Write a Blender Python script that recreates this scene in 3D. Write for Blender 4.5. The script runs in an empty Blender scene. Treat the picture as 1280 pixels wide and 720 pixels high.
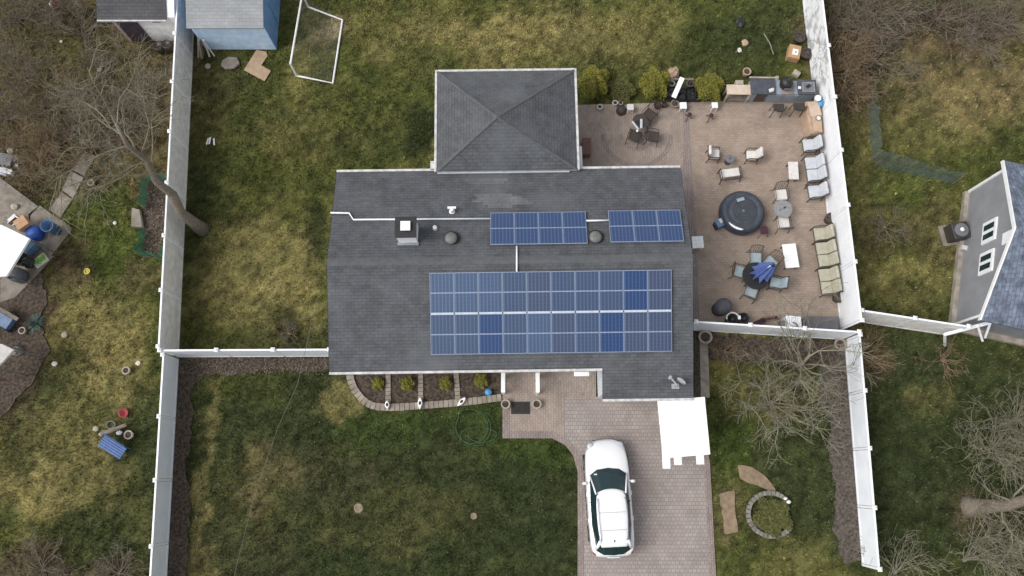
import bpy, bmesh, math, random
import numpy as np
from math import radians as R, sin, cos, pi, atan2, hypot
from mathutils import Vector, Matrix
random.seed(7); rng = np.random.default_rng(7)
scn = bpy.context.scene
# ------------------------------------------------------------------ camera, light, exposure
H = 34.5; FPX = 1010.0; TH = R(13)
cam = bpy.data.cameras.new('camera'); camo = bpy.data.objects.new('camera', cam)
scn.collection.objects.link(camo); scn.camera = camo
camo.location = (0, 0, H); camo.rotation_euler = (TH, 0, 0)
cam.sensor_width = 36; cam.lens = 36 * FPX / 1280; cam.clip_end = 2000; cam.clip_start = .5
W = bpy.data.worlds.new("World"); scn.world = W; W.use_nodes = True
nt = W.node_tree; bg = nt.nodes['Background']
sky = nt.nodes.new('ShaderNodeTexSky'); sky.sky_type = 'NISHITA'; sky.sun_disc = False
SUN_EL, SUN_AZ = 52, 258        # azimuth clockwise from +Y (north of the picture)
sky.sun_elevation = R(SUN_EL); sky.sun_rotation = R(SUN_AZ)
sky.air_density = 1.0; sky.dust_density = 3.0; sky.ozone_density = 1.0
hs = nt.nodes.new('ShaderNodeHueSaturation'); hs.inputs['Saturation'].default_value = .22
nt.links.new(sky.outputs[0], hs.inputs['Color']); nt.links.new(hs.outputs[0], bg.inputs['Color'])
bg.inputs['Strength'].default_value = .148
sun = bpy.data.lights.new('sun', 'SUN'); sun.energy = 1.35; sun.angle = R(30); sun.color = (1, .97, .93)
suno = bpy.data.objects.new('sun', sun); scn.collection.objects.link(suno)
az = R(SUN_AZ); d = Vector((sin(az)*cos(R(SUN_EL)), cos(az)*cos(R(SUN_EL)), sin(R(SUN_EL))))
suno.rotation_euler = d.to_track_quat('Z', 'Y').to_euler(); suno.location = (0, 0, 60)
scn.view_settings.view_transform = 'Standard'; scn.view_settings.look = 'None'
scn.view_settings.exposure = 0.35; scn.view_settings.gamma = 1

# ------------------------------------------------------------------ helpers
def P(px, py, z=0.0):
    """world point of height z surveyed from the drone picture"""
    u = (px - 640) / FPX; v = (py - 360) / FPX
    dx, dy, dz = u, sin(TH) - v * cos(TH), -(cos(TH) + v * sin(TH))
    k = (H - z) / -dz
    return Vector((dx * k, dy * k, z))
def link(o): scn.collection.objects.link(o); return o
class B:
    def __init__(s): s.v = []; s.f = []
    def add(s, vs, fs):
        n = len(s.v); s.v += [tuple(p) for p in vs]; s.f += [tuple(i + n for i in f) for f in fs]; return s
    def box(s, c, d, rz=0, rx=0, ry=0, taper=1):
        M = Matrix.Translation(c) @ Matrix.Rotation(rz, 4, 'Z') @ Matrix.Rotation(ry, 4, 'Y') @ Matrix.Rotation(rx, 4, 'X')
        vs = []
        for z in (-.5, .5):
            t = taper if z > 0 else 1
            for x, y in ((-.5, -.5), (.5, -.5), (.5, .5), (-.5, .5)):
                vs.append(M @ Vector((x*d[0]*t, y*d[1]*t, z*d[2])))
        return s.add(vs, [(3,2,1,0),(4,5,6,7),(0,1,5,4),(1,2,6,5),(2,3,7,6),(3,0,4,7)])
    def tube(s, pts, r, n=6, closed=False, caps=True):
        pts = [Vector(p) for p in pts]; m = len(pts); rr = r if isinstance(r, (list, tuple)) else [r]*m
        base = len(s.v); up = None
        for i, p in enumerate(pts):
            if closed: t = pts[(i+1) % m] - pts[i-1]
            else: t = pts[min(i+1, m-1)] - pts[max(i-1, 0)]
            if t.length < 1e-9: t = Vector((0,0,1))
            t.normalize()
            if up is None: up = Vector((0,0,1)) if abs(t.z) < .9 else Vector((1,0,0))
            a = t.cross(up)
            if a.length < 1e-4: a = t.orthogonal()
            a.normalize(); b = a.cross(t).normalized(); up = b
            for k in range(n):
                an = 2*pi*k/n; s.v.append(tuple(p + (a*cos(an) + b*sin(an))*rr[i]))
        for i in range(m if closed else m-1):
            j = (i+1) % m
            for k in range(n):
                l = (k+1) % n; s.f.append((base+i*n+k, base+i*n+l, base+j*n+l, base+j*n+k))
        if caps and not closed:
            s.f.append(tuple(base+k for k in range(n))[::-1]); s.f.append(tuple(base+(m-1)*n+k for k in range(n)))
        return s
    def lathe(s, prof, n=24, c=(0,0,0), M=None, sx=1, sy=1):
        vs = []
        for r, z in prof:
            for k in range(n):
                a = 2*pi*k/n; p = Vector((c[0]+r*cos(a)*sx, c[1]+r*sin(a)*sy, c[2]+z))
                vs.append(M @ p if M else p)
        fs = []
        for i in range(len(prof)-1):
            for k in range(n):
                l = (k+1) % n; fs.append((i*n+k, i*n+l, (i+1)*n+l, (i+1)*n+k))
        if prof[0][0] > 1e-4: fs.append(tuple(range(n))[::-1])
        if prof[-1][0] > 1e-4: fs.append(tuple((len(prof)-1)*n+k for k in range(n)))
        return s.add(vs, fs)
    def prism(s, poly, z0, z1):
        n = len(poly); A = sum(poly[i][0]*poly[(i+1)%n][1]-poly[(i+1)%n][0]*poly[i][1] for i in range(n))
        if A < 0: poly = poly[::-1]
        vs = [(p[0], p[1], z0) for p in poly] + [(p[0], p[1], z1) for p in poly]
        return s.add(vs, [tuple(range(n))[::-1], tuple(range(n, 2*n))] + [(i, (i+1)%n, n+(i+1)%n, n+i) for i in range(n)])
    def poly3(s, top, th, up=Vector((0,0,1))):
        """slab: top polygon (3D), thickness downwards"""
        n = len(top); top = [Vector(p) for p in top]
        vs = [p for p in top] + [p - up*th for p in top]
        return s.add(vs, [tuple(range(n)), tuple(range(n, 2*n))[::-1]] + [(i, n+i, n+(i+1)%n, (i+1)%n) for i in range(n)])
    def blob(s, c, r, n=10, m=6, noise=.15, seed=0, zs=1):
        q = random.Random(seed); vs = []; c = Vector(c)
        rx, ry, rz = r if isinstance(r, (tuple, list)) else (r, r, r)
        for i in range(m+1):
            ph = pi*i/m
            for k in range(n):
                a = 2*pi*k/n; t = 1 + q.uniform(-noise, noise)
                vs.append((c.x + rx*sin(ph)*cos(a)*t, c.y + ry*sin(ph)*sin(a)*t, c.z - rz*cos(ph)*t))
        fs = [(i*n+k, i*n+(k+1)%n, (i+1)*n+(k+1)%n, (i+1)*n+k) for i in range(m) for k in range(n)]
        return s.add(vs, fs)
    def build(s, name, mat, parent=None, bevel=0, smooth=False, loc=None, rz=0, sub=0, seg=2):
        me = bpy.data.meshes.new(name); me.from_pydata(s.v, [], s.f); me.validate(); me.update()
        bm = bmesh.new(); bm.from_mesh(me); bmesh.ops.remove_doubles(bm, verts=bm.verts, dist=1e-5)
        bmesh.ops.recalc_face_normals(bm, faces=bm.faces); bm.to_mesh(me); bm.free()
        o = bpy.data.objects.new(name, me); link(o); me.materials.append(mat)
        if parent is not None: o.parent = parent
        if loc is not None: o.location = loc
        o.rotation_euler.z = rz
        if smooth: me.shade_smooth()
        if bevel:
            b = o.modifiers.new('bevel', 'BEVEL'); b.width = bevel; b.segments = seg; b.limit_method = 'ANGLE'
        if sub:
            b = o.modifiers.new('subsurf', 'SUBSURF'); b.levels = sub; b.render_levels = sub
        return o
def tag(o, label, cat, group=None, kind=None):
    o['label'] = label; o['category'] = cat
    if group: o['group'] = group
    if kind: o['kind'] = kind
    return o
def struct(o, kind='structure'): o['kind'] = kind; return o
def thing(name, label, cat, loc, rz=0, group=None):
    o = link(bpy.data.objects.new(name, None)); o.empty_display_size = .2
    o.location = loc; o.rotation_euler.z = rz
    return tag(o, label, cat, group)
def children(o): return [c for c in bpy.data.objects if c.parent == o]
def dup(root, loc, rz, label, group=None):
    def cp(o, par):
        c = o.copy(); link(c)
        if par is not None: c.parent = par
        for ch in list(children(o)):
            if ch.name != c.name and ch is not c: cp(ch, c)
        return c
    r = cp(root, None); r.location = loc; r.rotation_euler.z = rz; r['label'] = label
    if group: r['group'] = group; root['group'] = group
    return r

# ------------------------------------------------------------------ materials
def mat(name, col, rough=.7, col2=None, scale=6, bump=0, bscale=None, metal=0, detail=6, spec=None, stretch=(1,1,1), lo=.35, hi=.65, coat=0):
    m = bpy.data.materials.new(name); m.use_nodes = True; t = m.node_tree; b = t.nodes['Principled BSDF']
    b.inputs['Base Color'].default_value = (*col, 1); b.inputs['Roughness'].default_value = rough
    b.inputs['Metallic'].default_value = metal
    if spec is not None: b.inputs['Specular IOR Level'].default_value = spec
    if coat: b.inputs['Coat Weight'].default_value = coat; b.inputs['Coat Roughness'].default_value = .05
    tc = t.nodes.new('ShaderNodeTexCoord'); mp = t.nodes.new('ShaderNodeMapping'); mp.inputs['Scale'].default_value = stretch
    t.links.new(tc.outputs['Object'], mp.inputs[0])
    if col2 is None: col2 = tuple(c*.82 for c in col)
    n = t.nodes.new('ShaderNodeTexNoise'); n.inputs['Scale'].default_value = scale; n.inputs['Detail'].default_value = detail
    t.links.new(mp.outputs[0], n.inputs['Vector'])
    r = t.nodes.new('ShaderNodeValToRGB'); r.color_ramp.elements[0].position = lo; r.color_ramp.elements[1].position = hi
    r.color_ramp.elements[0].color = (*col2, 1); r.color_ramp.elements[1].color = (*col, 1)
    t.links.new(n.outputs['Fac'], r.inputs[0]); t.links.new(r.outputs[0], b.inputs['Base Color'])
    if bump:
        n2 = t.nodes.new('ShaderNodeTexNoise'); n2.inputs['Scale'].default_value = bscale or scale*4; n2.inputs['Detail'].default_value = 4
        t.links.new(mp.outputs[0], n2.inputs['Vector'])
        bp = t.nodes.new('ShaderNodeBump'); bp.inputs['Strength'].default_value = bump; bp.inputs['Distance'].default_value = .02
        t.links.new(n2.outputs['Fac'], bp.inputs['Height']); t.links.new(bp.outputs[0], b.inputs['Normal'])
    return m
def brickmat(name, c1, c2, mortar, bw, bh, ms, rot=0, rough=.85, nz=1.2, dark=.75, bump=.5, stain=None, stainscale=.5):
    m = bpy.data.materials.new(name); m.use_nodes = True; t = m.node_tree; b = t.nodes['Principled BSDF']
    b.inputs['Roughness'].default_value = rough; b.inputs['Specular IOR Level'].default_value = .25
    tc = t.nodes.new('ShaderNodeTexCoord'); mp = t.nodes.new('ShaderNodeMapping'); mp.inputs['Rotation'].default_value = (0, 0, rot)
    t.links.new(tc.outputs['Object'], mp.inputs[0])
    k = t.nodes.new('ShaderNodeTexBrick'); k.inputs['Scale'].default_value = 1
    k.inputs['Brick Width'].default_value = bw; k.inputs['Row Height'].default_value = bh; k.inputs['Mortar Size'].default_value = ms
    k.inputs['Mortar Smooth'].default_value = .3; k.inputs['Bias'].default_value = 0
    k.inputs['Color1'].default_value = (*c1, 1); k.inputs['Color2'].default_value = (*c2, 1); k.inputs['Mortar'].default_value = (*mortar, 1)
    t.links.new(mp.outputs[0], k.inputs['Vector'])
    n = t.nodes.new('ShaderNodeTexNoise'); n.inputs['Scale'].default_value = nz; n.inputs['Detail'].default_value = 8; n.inputs['Roughness'].default_value = .65
    t.links.new(tc.outputs['Object'], n.inputs['Vector'])
    r = t.nodes.new('ShaderNodeMapRange'); r.inputs['From Min'].default_value = .3; r.inputs['From Max'].default_value = .7
    r.inputs['To Min'].default_value = dark; r.inputs['To Max'].default_value = 2-dark
    t.links.new(n.outputs['Fac'], r.inputs['Value'])
    x = t.nodes.new('ShaderNodeVectorMath'); x.operation = 'SCALE'
    t.links.new(k.outputs['Color'], x.inputs[0]); t.links.new(r.outputs[0], x.inputs['Scale'])
    last = x.outputs[0]
    if stain:
        n3 = t.nodes.new('ShaderNodeTexNoise'); n3.inputs['Scale'].default_value = stainscale; n3.inputs['Detail'].default_value = 5
        t.links.new(tc.outputs['Object'], n3.inputs['Vector'])
        r3 = t.nodes.new('ShaderNodeMapRange'); r3.inputs['From Min'].default_value = .5; r3.inputs['From Max'].default_value = .72; r3.inputs['To Max'].default_value = .6
        t.links.new(n3.outputs['Fac'], r3.inputs['Value'])
        mx = t.nodes.new('ShaderNodeMixRGB'); mx.inputs['Color2'].default_value = (*stain, 1)
        t.links.new(r3.outputs[0], mx.inputs['Fac']); t.links.new(last, mx.inputs['Color1']); last = mx.outputs[0]
    t.links.new(last, b.inputs['Base Color'])
    bp = t.nodes.new('ShaderNodeBump'); bp.inputs['Strength'].default_value = bump; bp.inputs['Distance'].default_value = .01; bp.invert = True
    t.links.new(k.outputs['Fac'], bp.inputs['Height']); t.links.new(bp.outputs[0], b.inputs['Normal'])
    return m
def vcolmat(name, rough=.95):
    m = bpy.data.materials.new(name); m.use_nodes = True; t = m.node_tree; b = t.nodes['Principled BSDF']
    b.inputs['Roughness'].default_value = rough; b.inputs['Specular IOR Level'].default_value = .1
    a = t.nodes.new('ShaderNodeAttribute'); a.attribute_name = 'tint'; 
    tc = t.nodes.new('ShaderNodeTexCoord'); n = t.nodes.new('ShaderNodeTexNoise'); n.inputs['Scale'].default_value = 9; n.inputs['Detail'].default_value = 8; n.inputs['Roughness'].default_value = .7
    t.links.new(tc.outputs['Object'], n.inputs['Vector'])
    r = t.nodes.new('ShaderNodeMapRange'); r.inputs['From Min'].default_value = .3; r.inputs['From Max'].default_value = .7; r.inputs['To Min'].default_value = .6; r.inputs['To Max'].default_value = 1.35
    t.links.new(n.outputs['Fac'], r.inputs['Value'])
    x = t.nodes.new('ShaderNodeVectorMath'); x.operation = 'SCALE'
    t.links.new(a.outputs['Color'], x.inputs[0]); t.links.new(r.outputs[0], x.inputs['Scale']); t.links.new(x.outputs[0], b.inputs['Base Color'])
    return m
def netmat(name, col, alpha):
    m = mat(name, col, .9); t = m.node_tree; b = t.nodes['Principled BSDF']; b.inputs['Alpha'].default_value = alpha
    return m
M = {}
M['vinyl'] = mat('vinyl_white', (.88,.89,.91), .45, (.80,.82,.85), scale=1.2)
M['vinyl_grey'] = mat('vinyl_weathered', (.90,.87,.82), .6, (.70,.67,.63), scale=3.2, detail=14)
M['vinyl_blotch'] = mat('vinyl_blotched', (.82,.83,.84), .6, (.46,.47,.48), scale=1.9, detail=14, lo=.40, hi=.52)  # white vinyl with grey blotches, for the far panels
M['vinyl_blue'] = mat('vinyl_cool', (.86,.89,.92), .45, (.78,.82,.87), scale=1.5)
M['white'] = mat('white_paint', (.82,.82,.82), .4, (.74,.74,.74), scale=3)
M['brightwhite'] = mat('bright_white_sheet', (.88,.88,.88), .5, (.85,.85,.85), scale=3)
M['trim'] = mat('trim_white', (.62,.61,.60), .5, (.42,.41,.40), scale=5)
M['black'] = mat('black_plastic', (.012,.012,.014), .5, (.02,.02,.02), scale=8)
M['dark'] = mat('dark_metal', (.035,.032,.03), .5, (.05,.045,.04), scale=8)
M['bronze'] = mat('bronze_metal', (.06,.045,.035), .45, (.04,.03,.025), scale=8)
M['steel'] = mat('steel', (.45,.46,.48), .35, (.35,.36,.38), scale=8, metal=.8)
M['grey'] = mat('grey_plastic', (.16,.165,.18), .6, (.12,.125,.14), scale=5)
M['slate'] = mat('dark_slate_stone', (.05,.055,.07), .5, (.08,.085,.10), scale=5, detail=10)
M['cushion_white'] = mat('cushion_offwhite', (.66,.63,.60), .9, (.56,.53,.50), scale=7, bump=.3)
M['cushion_grey'] = mat('cushion_lightgrey', (.52,.54,.57), .9, (.43,.45,.48), scale=7, bump=.3)
M['cushion_beige'] = mat('cushion_beige', (.43,.41,.32), .9, (.34,.32,.25), scale=7, bump=.3)
M['cushion_mint'] = mat('cushion_mint', (.34,.41,.43), .9, (.27,.33,.36), scale=7, bump=.3)
M['tan'] = mat('tan_board', (.45,.33,.24), .85, (.36,.25,.17), scale=5)
M['cardboard'] = mat('cardboard', (.44,.27,.14), .85, (.34,.20,.10), scale=5)
M['wood'] = mat('weathered_wood', (.22,.18,.14), .85, (.12,.10,.08), scale=4, stretch=(1,6,1), bump=.4)
M['concrete'] = mat('concrete', (.27,.235,.20), .9, (.17,.145,.12), scale=2.2, bump=.3, detail=10)
M['concrete_light'] = mat('concrete_pale', (.36,.32,.27), .9, (.22,.19,.15), scale=3, bump=.3, detail=10)
M['soil'] = mat('mulch', (.105,.078,.058), .98, (.028,.020,.015), scale=9, bump=1, bscale=30, detail=12)
M['soil_grey'] = mat('old_mulch', (.125,.102,.086), .98, (.042,.034,.028), scale=9, bump=1, bscale=30, detail=12)
M['sand'] = mat('bare_sandy_dirt', (.28,.205,.135), .98, (.19,.14,.09), scale=5, bump=.5, detail=10)
M['blue'] = mat('blue_plastic', (.02,.10,.42), .45, (.015,.07,.32), scale=5)
M['bluebench'] = mat('blue_painted_slats', (.035,.11,.33), .5, (.02,.07,.22), scale=5)
M['skyblue'] = mat('sky_blue', (.08,.35,.65), .4, (.06,.28,.55), scale=5)
M['steelblue'] = mat('steel_blue_cover', (.10,.17,.29), .5, (.06,.11,.2), scale=5)
M['red'] = mat('red_plastic', (.30,.03,.035), .5, (.2,.02,.025), scale=5)
M['maroon'] = mat('maroon', (.06,.018,.028), .6, (.04,.012,.02), scale=5)
M['terracotta'] = mat('terracotta', (.28,.13,.09), .9, (.2,.09,.06), scale=6)
M['yellow'] = mat('yellow', (.62,.55,.10), .6, (.5,.44,.08), scale=6)
M['lime'] = mat('lime_green', (.22,.50,.06), .6, (.12,.3,.03), scale=12)
M['hose'] = mat('green_hose', (.030,.085,.038), .6, (.04,.10,.05), scale=4)
M['netgreen'] = netmat('green_netting', (.04,.20,.12), .72)
M['netgreydull'] = netmat('grey_green_netting', (.16,.22,.20), .42)
M['netwhite'] = netmat('white_netting', (.30,.30,.24), .07)
M['pot'] = mat('pale_concrete_pot', (.42,.37,.31), .9, (.30,.26,.22), scale=8)
M['bark'] = mat('bark_grey_brown', (.25,.21,.165), .95, (.16,.13,.10), scale=6, bump=.6, stretch=(3,3,.6))
M['twig'] = mat('twig', (.20,.165,.125), .95, (.13,.105,.08), scale=6)
M['twig_pale'] = mat('twig_pale_lichen', (.25,.235,.165), .95, (.16,.15,.105), scale=6)
M['twig_gold'] = mat('twig_straw', (.24,.17,.10), .95, (.16,.11,.065), scale=6)
M['leaf'] = mat('leaf_yellow_green', (.26,.235,.035), .9, (.09,.095,.016), scale=9)
M['leaf2'] = mat('leaf_olive', (.14,.135,.04), .9, (.07,.08,.022), scale=9)
M['agave'] = mat('agave_leaf', (.10,.16,.13), .8, (.05,.09,.065), scale=9)
M['plate'] = mat('panel_silver', (.26,.31,.41), .5, (.21,.26,.36), scale=9)
SH = dict(c1=(.098,.103,.111), c2=(.082,.086,.093), mortar=(.058,.061,.067), bw=.30, bh=.125, ms=.010, nz=2.4, dark=.74, rough=.9, stain=(.135,.142,.152), stainscale=.45)
M['shingle'] = brickmat('asphalt_shingle', **SH)
M['shingle_r'] = brickmat('asphalt_shingle_turned', rot=R(90), **SH)
M['shingle_light'] = brickmat('asphalt_shingle_pale', (.155,.16,.168), (.128,.132,.138), (.105,.108,.112), .32, .145, .01)
M['ridge'] = mat('ridge_shingle', (.100,.105,.113), .9, (.080,.084,.090), scale=5)
M['shingle_blue'] = brickmat('blue_grey_shingle', (.17,.20,.26), (.11,.13,.17), (.08,.095,.13), .32, .145, .01, rot=R(-102), nz=3, dark=.5)
M['shingle_shed'] = brickmat('shed_shingle_grey', (.30,.31,.32), (.26,.27,.28), (.22,.23,.24), .32, .145, .008, dark=.85)
M['shingle_dark'] = brickmat('shed_shingle_dark', (.085,.085,.09), (.07,.07,.075), (.05,.05,.055), .32, .145, .01)
PV = dict(bw=.20, bh=.11, ms=.008, nz=1.1, dark=.80)
M['paver'] = brickmat('paver_patio', (.345,.275,.225), (.29,.23,.185), (.235,.185,.15), stain=(.28,.205,.155), **PV)
M['paver_drive'] = brickmat('paver_driveway', (.34,.295,.27), (.285,.248,.228), (.20,.172,.158), bw=.17, bh=.155, ms=.011, nz=.8, dark=.84, stain=(.29,.235,.215), stainscale=.6)
M['paver_walk'] = brickmat('paver_walk', (.345,.285,.24), (.285,.232,.197), (.215,.174,.148), rot=R(90), stain=(.28,.215,.175), **PV)
M['paver_border'] = brickmat('paver_border', (.29,.235,.215), (.235,.19,.175), (.16,.13,.12), rot=R(90), bw=.2, bh=.1, ms=.01, nz=1, dark=.8)
M['block'] = brickmat('wall_block', (.27,.235,.20), (.19,.165,.14), (.09,.075,.065), .3, .3, .015, nz=2, dark=.7)
M['siding_blue'] = brickmat('pale_siding', (.62,.66,.70), (.62,.66,.70), (.45,.48,.52), 40, .15, .01, dark=.93)
M['siding_grey'] = mat('grey_siding', (.25,.255,.27), .6, (.21,.215,.23), scale=1.5)
M['shedblue'] = mat('shed_blue_paint', (.17,.32,.56), .6, (.12,.25,.47), scale=2.5)
M['shedwhite'] = mat('shed_white_paint', (.88,.88,.88), .6, (.66,.66,.66), scale=3, detail=10)
M['glass'] = mat('dark_glass', (.012,.03,.035), .06, (.015,.035,.04), scale=1, spec=.6)
M['carwhite'] = mat('car_white', (.80,.80,.81), .25, (.79,.79,.80), scale=1, coat=.8)
M['rubber'] = mat('rubber', (.02,.02,.02), .8)
M['redlamp'] = mat('red_lamp', (.25,.01,.01), .2)
M['clearlamp'] = mat('clear_lamp', (.5,.52,.55), .12)
def cellmat(name, c1, c2):
    """solar cells: blue silicon with thin pale busbars"""
    m = bpy.data.materials.new(name); m.use_nodes = True; t = m.node_tree; b = t.nodes['Principled BSDF']
    tc = t.nodes.new('ShaderNodeTexCoord'); sx = t.nodes.new('ShaderNodeSeparateXYZ'); t.links.new(tc.outputs['Object'], sx.inputs[0])
    def stripes(out, period, width):
        a = t.nodes.new('ShaderNodeMath'); a.operation = 'MULTIPLY'; a.inputs[1].default_value = 1/period; t.links.new(out, a.inputs[0])
        f = t.nodes.new('ShaderNodeMath'); f.operation = 'FRACT'; t.links.new(a.outputs[0], f.inputs[0])
        g = t.nodes.new('ShaderNodeMath'); g.operation = 'LESS_THAN'; g.inputs[1].default_value = width; t.links.new(f.outputs[0], g.inputs[0])
        return g.outputs[0]
    s1 = stripes(sx.outputs['X'], .142, .24)
    s3 = stripes(sx.outputs['Y'], .156, .03)
    n = t.nodes.new('ShaderNodeTexNoise'); n.inputs['Scale'].default_value = 2.2; n.inputs['Detail'].default_value = 6; t.links.new(tc.outputs['Object'], n.inputs['Vector'])
    mx0 = t.nodes.new('ShaderNodeMixRGB'); mx0.inputs['Color1'].default_value = (*c1, 1); mx0.inputs['Color2'].default_value = (*c2, 1); t.links.new(n.outputs['Fac'], mx0.inputs['Fac'])
    mx = t.nodes.new('ShaderNodeMixRGB'); mx.inputs['Color2'].default_value = (c1[0]*1.9+.035, c1[1]*1.8+.035, c1[2]*1.6+.035, 1)
    a = t.nodes.new('ShaderNodeMath'); a.operation = 'MAXIMUM'; t.links.new(s1, a.inputs[0]); t.links.new(s3, a.inputs[1])
    k = t.nodes.new('ShaderNodeMath'); k.operation = 'MULTIPLY'; k.inputs[1].default_value = .75; t.links.new(a.outputs[0], k.inputs[0])
    t.links.new(k.outputs[0], mx.inputs['Fac']); t.links.new(mx0.outputs[0], mx.inputs['Color1'])
    t.links.new(mx.outputs[0], b.inputs['Base Color']); b.inputs['Roughness'].default_value = .35
    return m
M['cell'] = [cellmat('solar_cells_dusty', (.030,.054,.112), (.042,.070,.135)), cellmat('solar_cells_pale', (.038,.070,.140), (.050,.086,.16)), cellmat('solar_cells_violet', (.034,.052,.104), (.044,.066,.125))]
M['cell_deep'] = cellmat('solar_cells_deep_blue', (.012,.038,.115), (.015,.045,.135))
M['cell_rear'] = cellmat('solar_cells_rear', (.026,.052,.125), (.034,.064,.15))

# ------------------------------------------------------------------ ground
def vnoise(x, y, s, seed=0):
    x = x / s; y = y / s; xi = np.floor(x).astype(np.int64); yi = np.floor(y).astype(np.int64); fx = x - xi; fy = y - yi
    fx = fx*fx*(3-2*fx); fy = fy*fy*(3-2*fy)
    def h(a, b):
        n = (a*374761393 + b*668265263 + seed*974634777) & 0xffffffff; n = ((n ^ (n >> 13)) * 1274126177) & 0xffffffff
        return ((n ^ (n >> 16)) & 0xffff) / 65535.0
    return (h(xi,yi)*(1-fx)+h(xi+1,yi)*fx)*(1-fy) + (h(xi,yi+1)*(1-fx)+h(xi+1,yi+1)*fx)*fy
def fbm(x, y, s, seed=0, o=4):
    t = 0; a = 1; w = 0
    for i in range(o): t = t + a*vnoise(x, y, s/2**i, seed+i); w += a; a *= .6
    return t / w
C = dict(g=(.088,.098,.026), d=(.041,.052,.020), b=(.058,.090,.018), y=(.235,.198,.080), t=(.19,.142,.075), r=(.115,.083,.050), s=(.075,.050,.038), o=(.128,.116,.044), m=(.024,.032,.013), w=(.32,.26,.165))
# patches of lawn: centre px, radii px, colour key, weight
PATCH = [
 (100,100,190,150,'r',.75),(40,90,110,80,'o',.6),(70,40,60,50,'g',.35),(150,200,80,60,'r',.6),(60,130,100,60,'o',.5),
 (0,210,60,50,'s',.7),(60,210,70,50,'r',.5),(140,290,60,50,'b',.55),(190,380,30,60,'g',.5),(50,350,70,30,'d',.5),(95,335,38,28,'r',.8),
 (110,430,75,90,'y',.75),(30,390,55,40,'s',.9),(20,470,45,70,'s',.8),(75,480,45,60,'d',.6),(150,470,40,50,'y',.6),
 (70,590,120,75,'y',.85),(20,560,40,40,'d',.6),(170,530,25,60,'d',.7),(120,680,90,28,'d',.75),(50,715,90,22,'r',.9),(150,710,60,15,'r',.5),
 (185,650,20,50,'o',.6),(180,340,25,20,'r',.4),
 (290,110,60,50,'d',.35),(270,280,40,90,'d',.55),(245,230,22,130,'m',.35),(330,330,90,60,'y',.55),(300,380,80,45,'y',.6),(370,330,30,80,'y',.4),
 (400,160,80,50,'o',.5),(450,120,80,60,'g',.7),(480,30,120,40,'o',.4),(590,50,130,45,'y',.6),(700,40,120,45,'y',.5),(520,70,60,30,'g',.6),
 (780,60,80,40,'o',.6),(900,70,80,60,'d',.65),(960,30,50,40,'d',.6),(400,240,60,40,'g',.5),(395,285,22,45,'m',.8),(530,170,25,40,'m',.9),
 (400,50,24,26,'w',.75),(395,80,25,20,'o',.4),(470,190,60,30,'d',.4),(350,200,60,40,'g',.4),(360,415,30,25,'s',.3),(352,400,14,14,'m',.6),
 (480,600,380,200,'d',1.0),(700,640,120,120,'d',.9),(660,610,80,100,'d',.7),(660,560,90,22,'b',.6),(480,540,90,30,'b',.4),(330,620,60,70,'o',.3),(500,650,120,40,'o',.3),(680,640,60,90,'m',.35),(420,500,22,30,'y',.6),
 (310,490,60,30,'g',.4),(258,600,12,150,'y',.5),(600,660,30,25,'m',.4),(300,700,80,40,'r',.2),(600,520,50,25,'b',.4),(400,590,90,40,'r',.18),(340,600,30,40,'t',.3),
 (930,470,50,40,'g',.7),(910,470,28,30,'y',.3),(960,440,100,18,'s',.8),(1000,620,50,90,'d',.8),(920,560,30,50,'b',.7),(920,690,60,40,'g',.6),(905,640,25,40,'t',.3),(1000,700,60,30,'o',.4),(990,500,60,40,'r',.35),
 (1170,40,170,45,'r',.85),(1180,20,110,35,'s',.45),(1220,110,110,60,'t',.75),(1180,140,70,60,'y',.35),(1060,80,60,90,'r',.7),(1100,180,60,80,'o',.6),(1060,330,50,60,'o',.5),(1100,290,60,30,'s',.45),
 (1150,250,60,80,'g',.4),(1130,360,70,40,'y',.35),(1170,290,40,50,'r',.4),(1130,230,40,30,'b',.4),
 (1180,560,230,190,'d',.97),(1110,470,70,50,'d',.6),(1230,640,50,50,'r',.5),(1110,380,60,30,'o',.4),(1150,490,40,25,'o',.5),(1100,690,50,40,'m',.4),(1150,600,90,60,'m',.3),(1085,440,25,40,'r',.6),
]
def groundcolour(x, y):
    n0 = fbm(x, y, 3.0, 1); n1 = fbm(x, y, .9, 11); n2 = fbm(x, y, .28, 21, 3)
    base = np.array(C['g'])[None,:]*np.ones((len(x),1))
    def mixin(key, w): 
        nonlocal base
        w = np.clip(w, 0, 1)[:,None]; base = base*(1-w) + np.array(C[key])[None,:]*w
    mixin('y', np.clip((n0-.5)*4,0,1)*.45); mixin('d', np.clip((.47-n0)*5,0,1)*.5)
    wx = (fbm(x, y, 1.6, 31)-.5)*2.6; wy = (fbm(x, y, 1.6, 41)-.5)*2.6
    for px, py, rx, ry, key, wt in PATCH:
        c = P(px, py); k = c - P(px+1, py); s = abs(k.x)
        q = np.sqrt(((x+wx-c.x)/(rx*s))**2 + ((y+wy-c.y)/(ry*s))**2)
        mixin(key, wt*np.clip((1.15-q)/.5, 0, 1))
    br = np.clip((base.max(1)-.05)/.09, .12, 1); mixin('y', np.clip((n1-.54)*5,0,1)*.36*br); mixin('d', np.clip((.46-n1)*6,0,1)*.4)
    mixin('m', np.clip((.42-n2)*6,0,1)*.38); mixin('y', np.clip((n2-.60)*6,0,1)*.30*br)
    n3 = fbm(x, y, .11, 91, 2); st = lambda n: np.clip((n-.28)/.44, 0, 1)
    return base * (.56 + .44*st(n2) + .58*st(n3))[:,None]
xs = np.concatenate([[-900,-300,-120,-60], np.arange(-34,34.01,.2), [60,120,300,900]])
ys = np.concatenate([[-900,-300,-120,-40], np.arange(-10,32.01,.2), [60,120,300,900]])
gx, gy = np.meshgrid(xs, ys); nx, ny = len(xs), len(ys)
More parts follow.
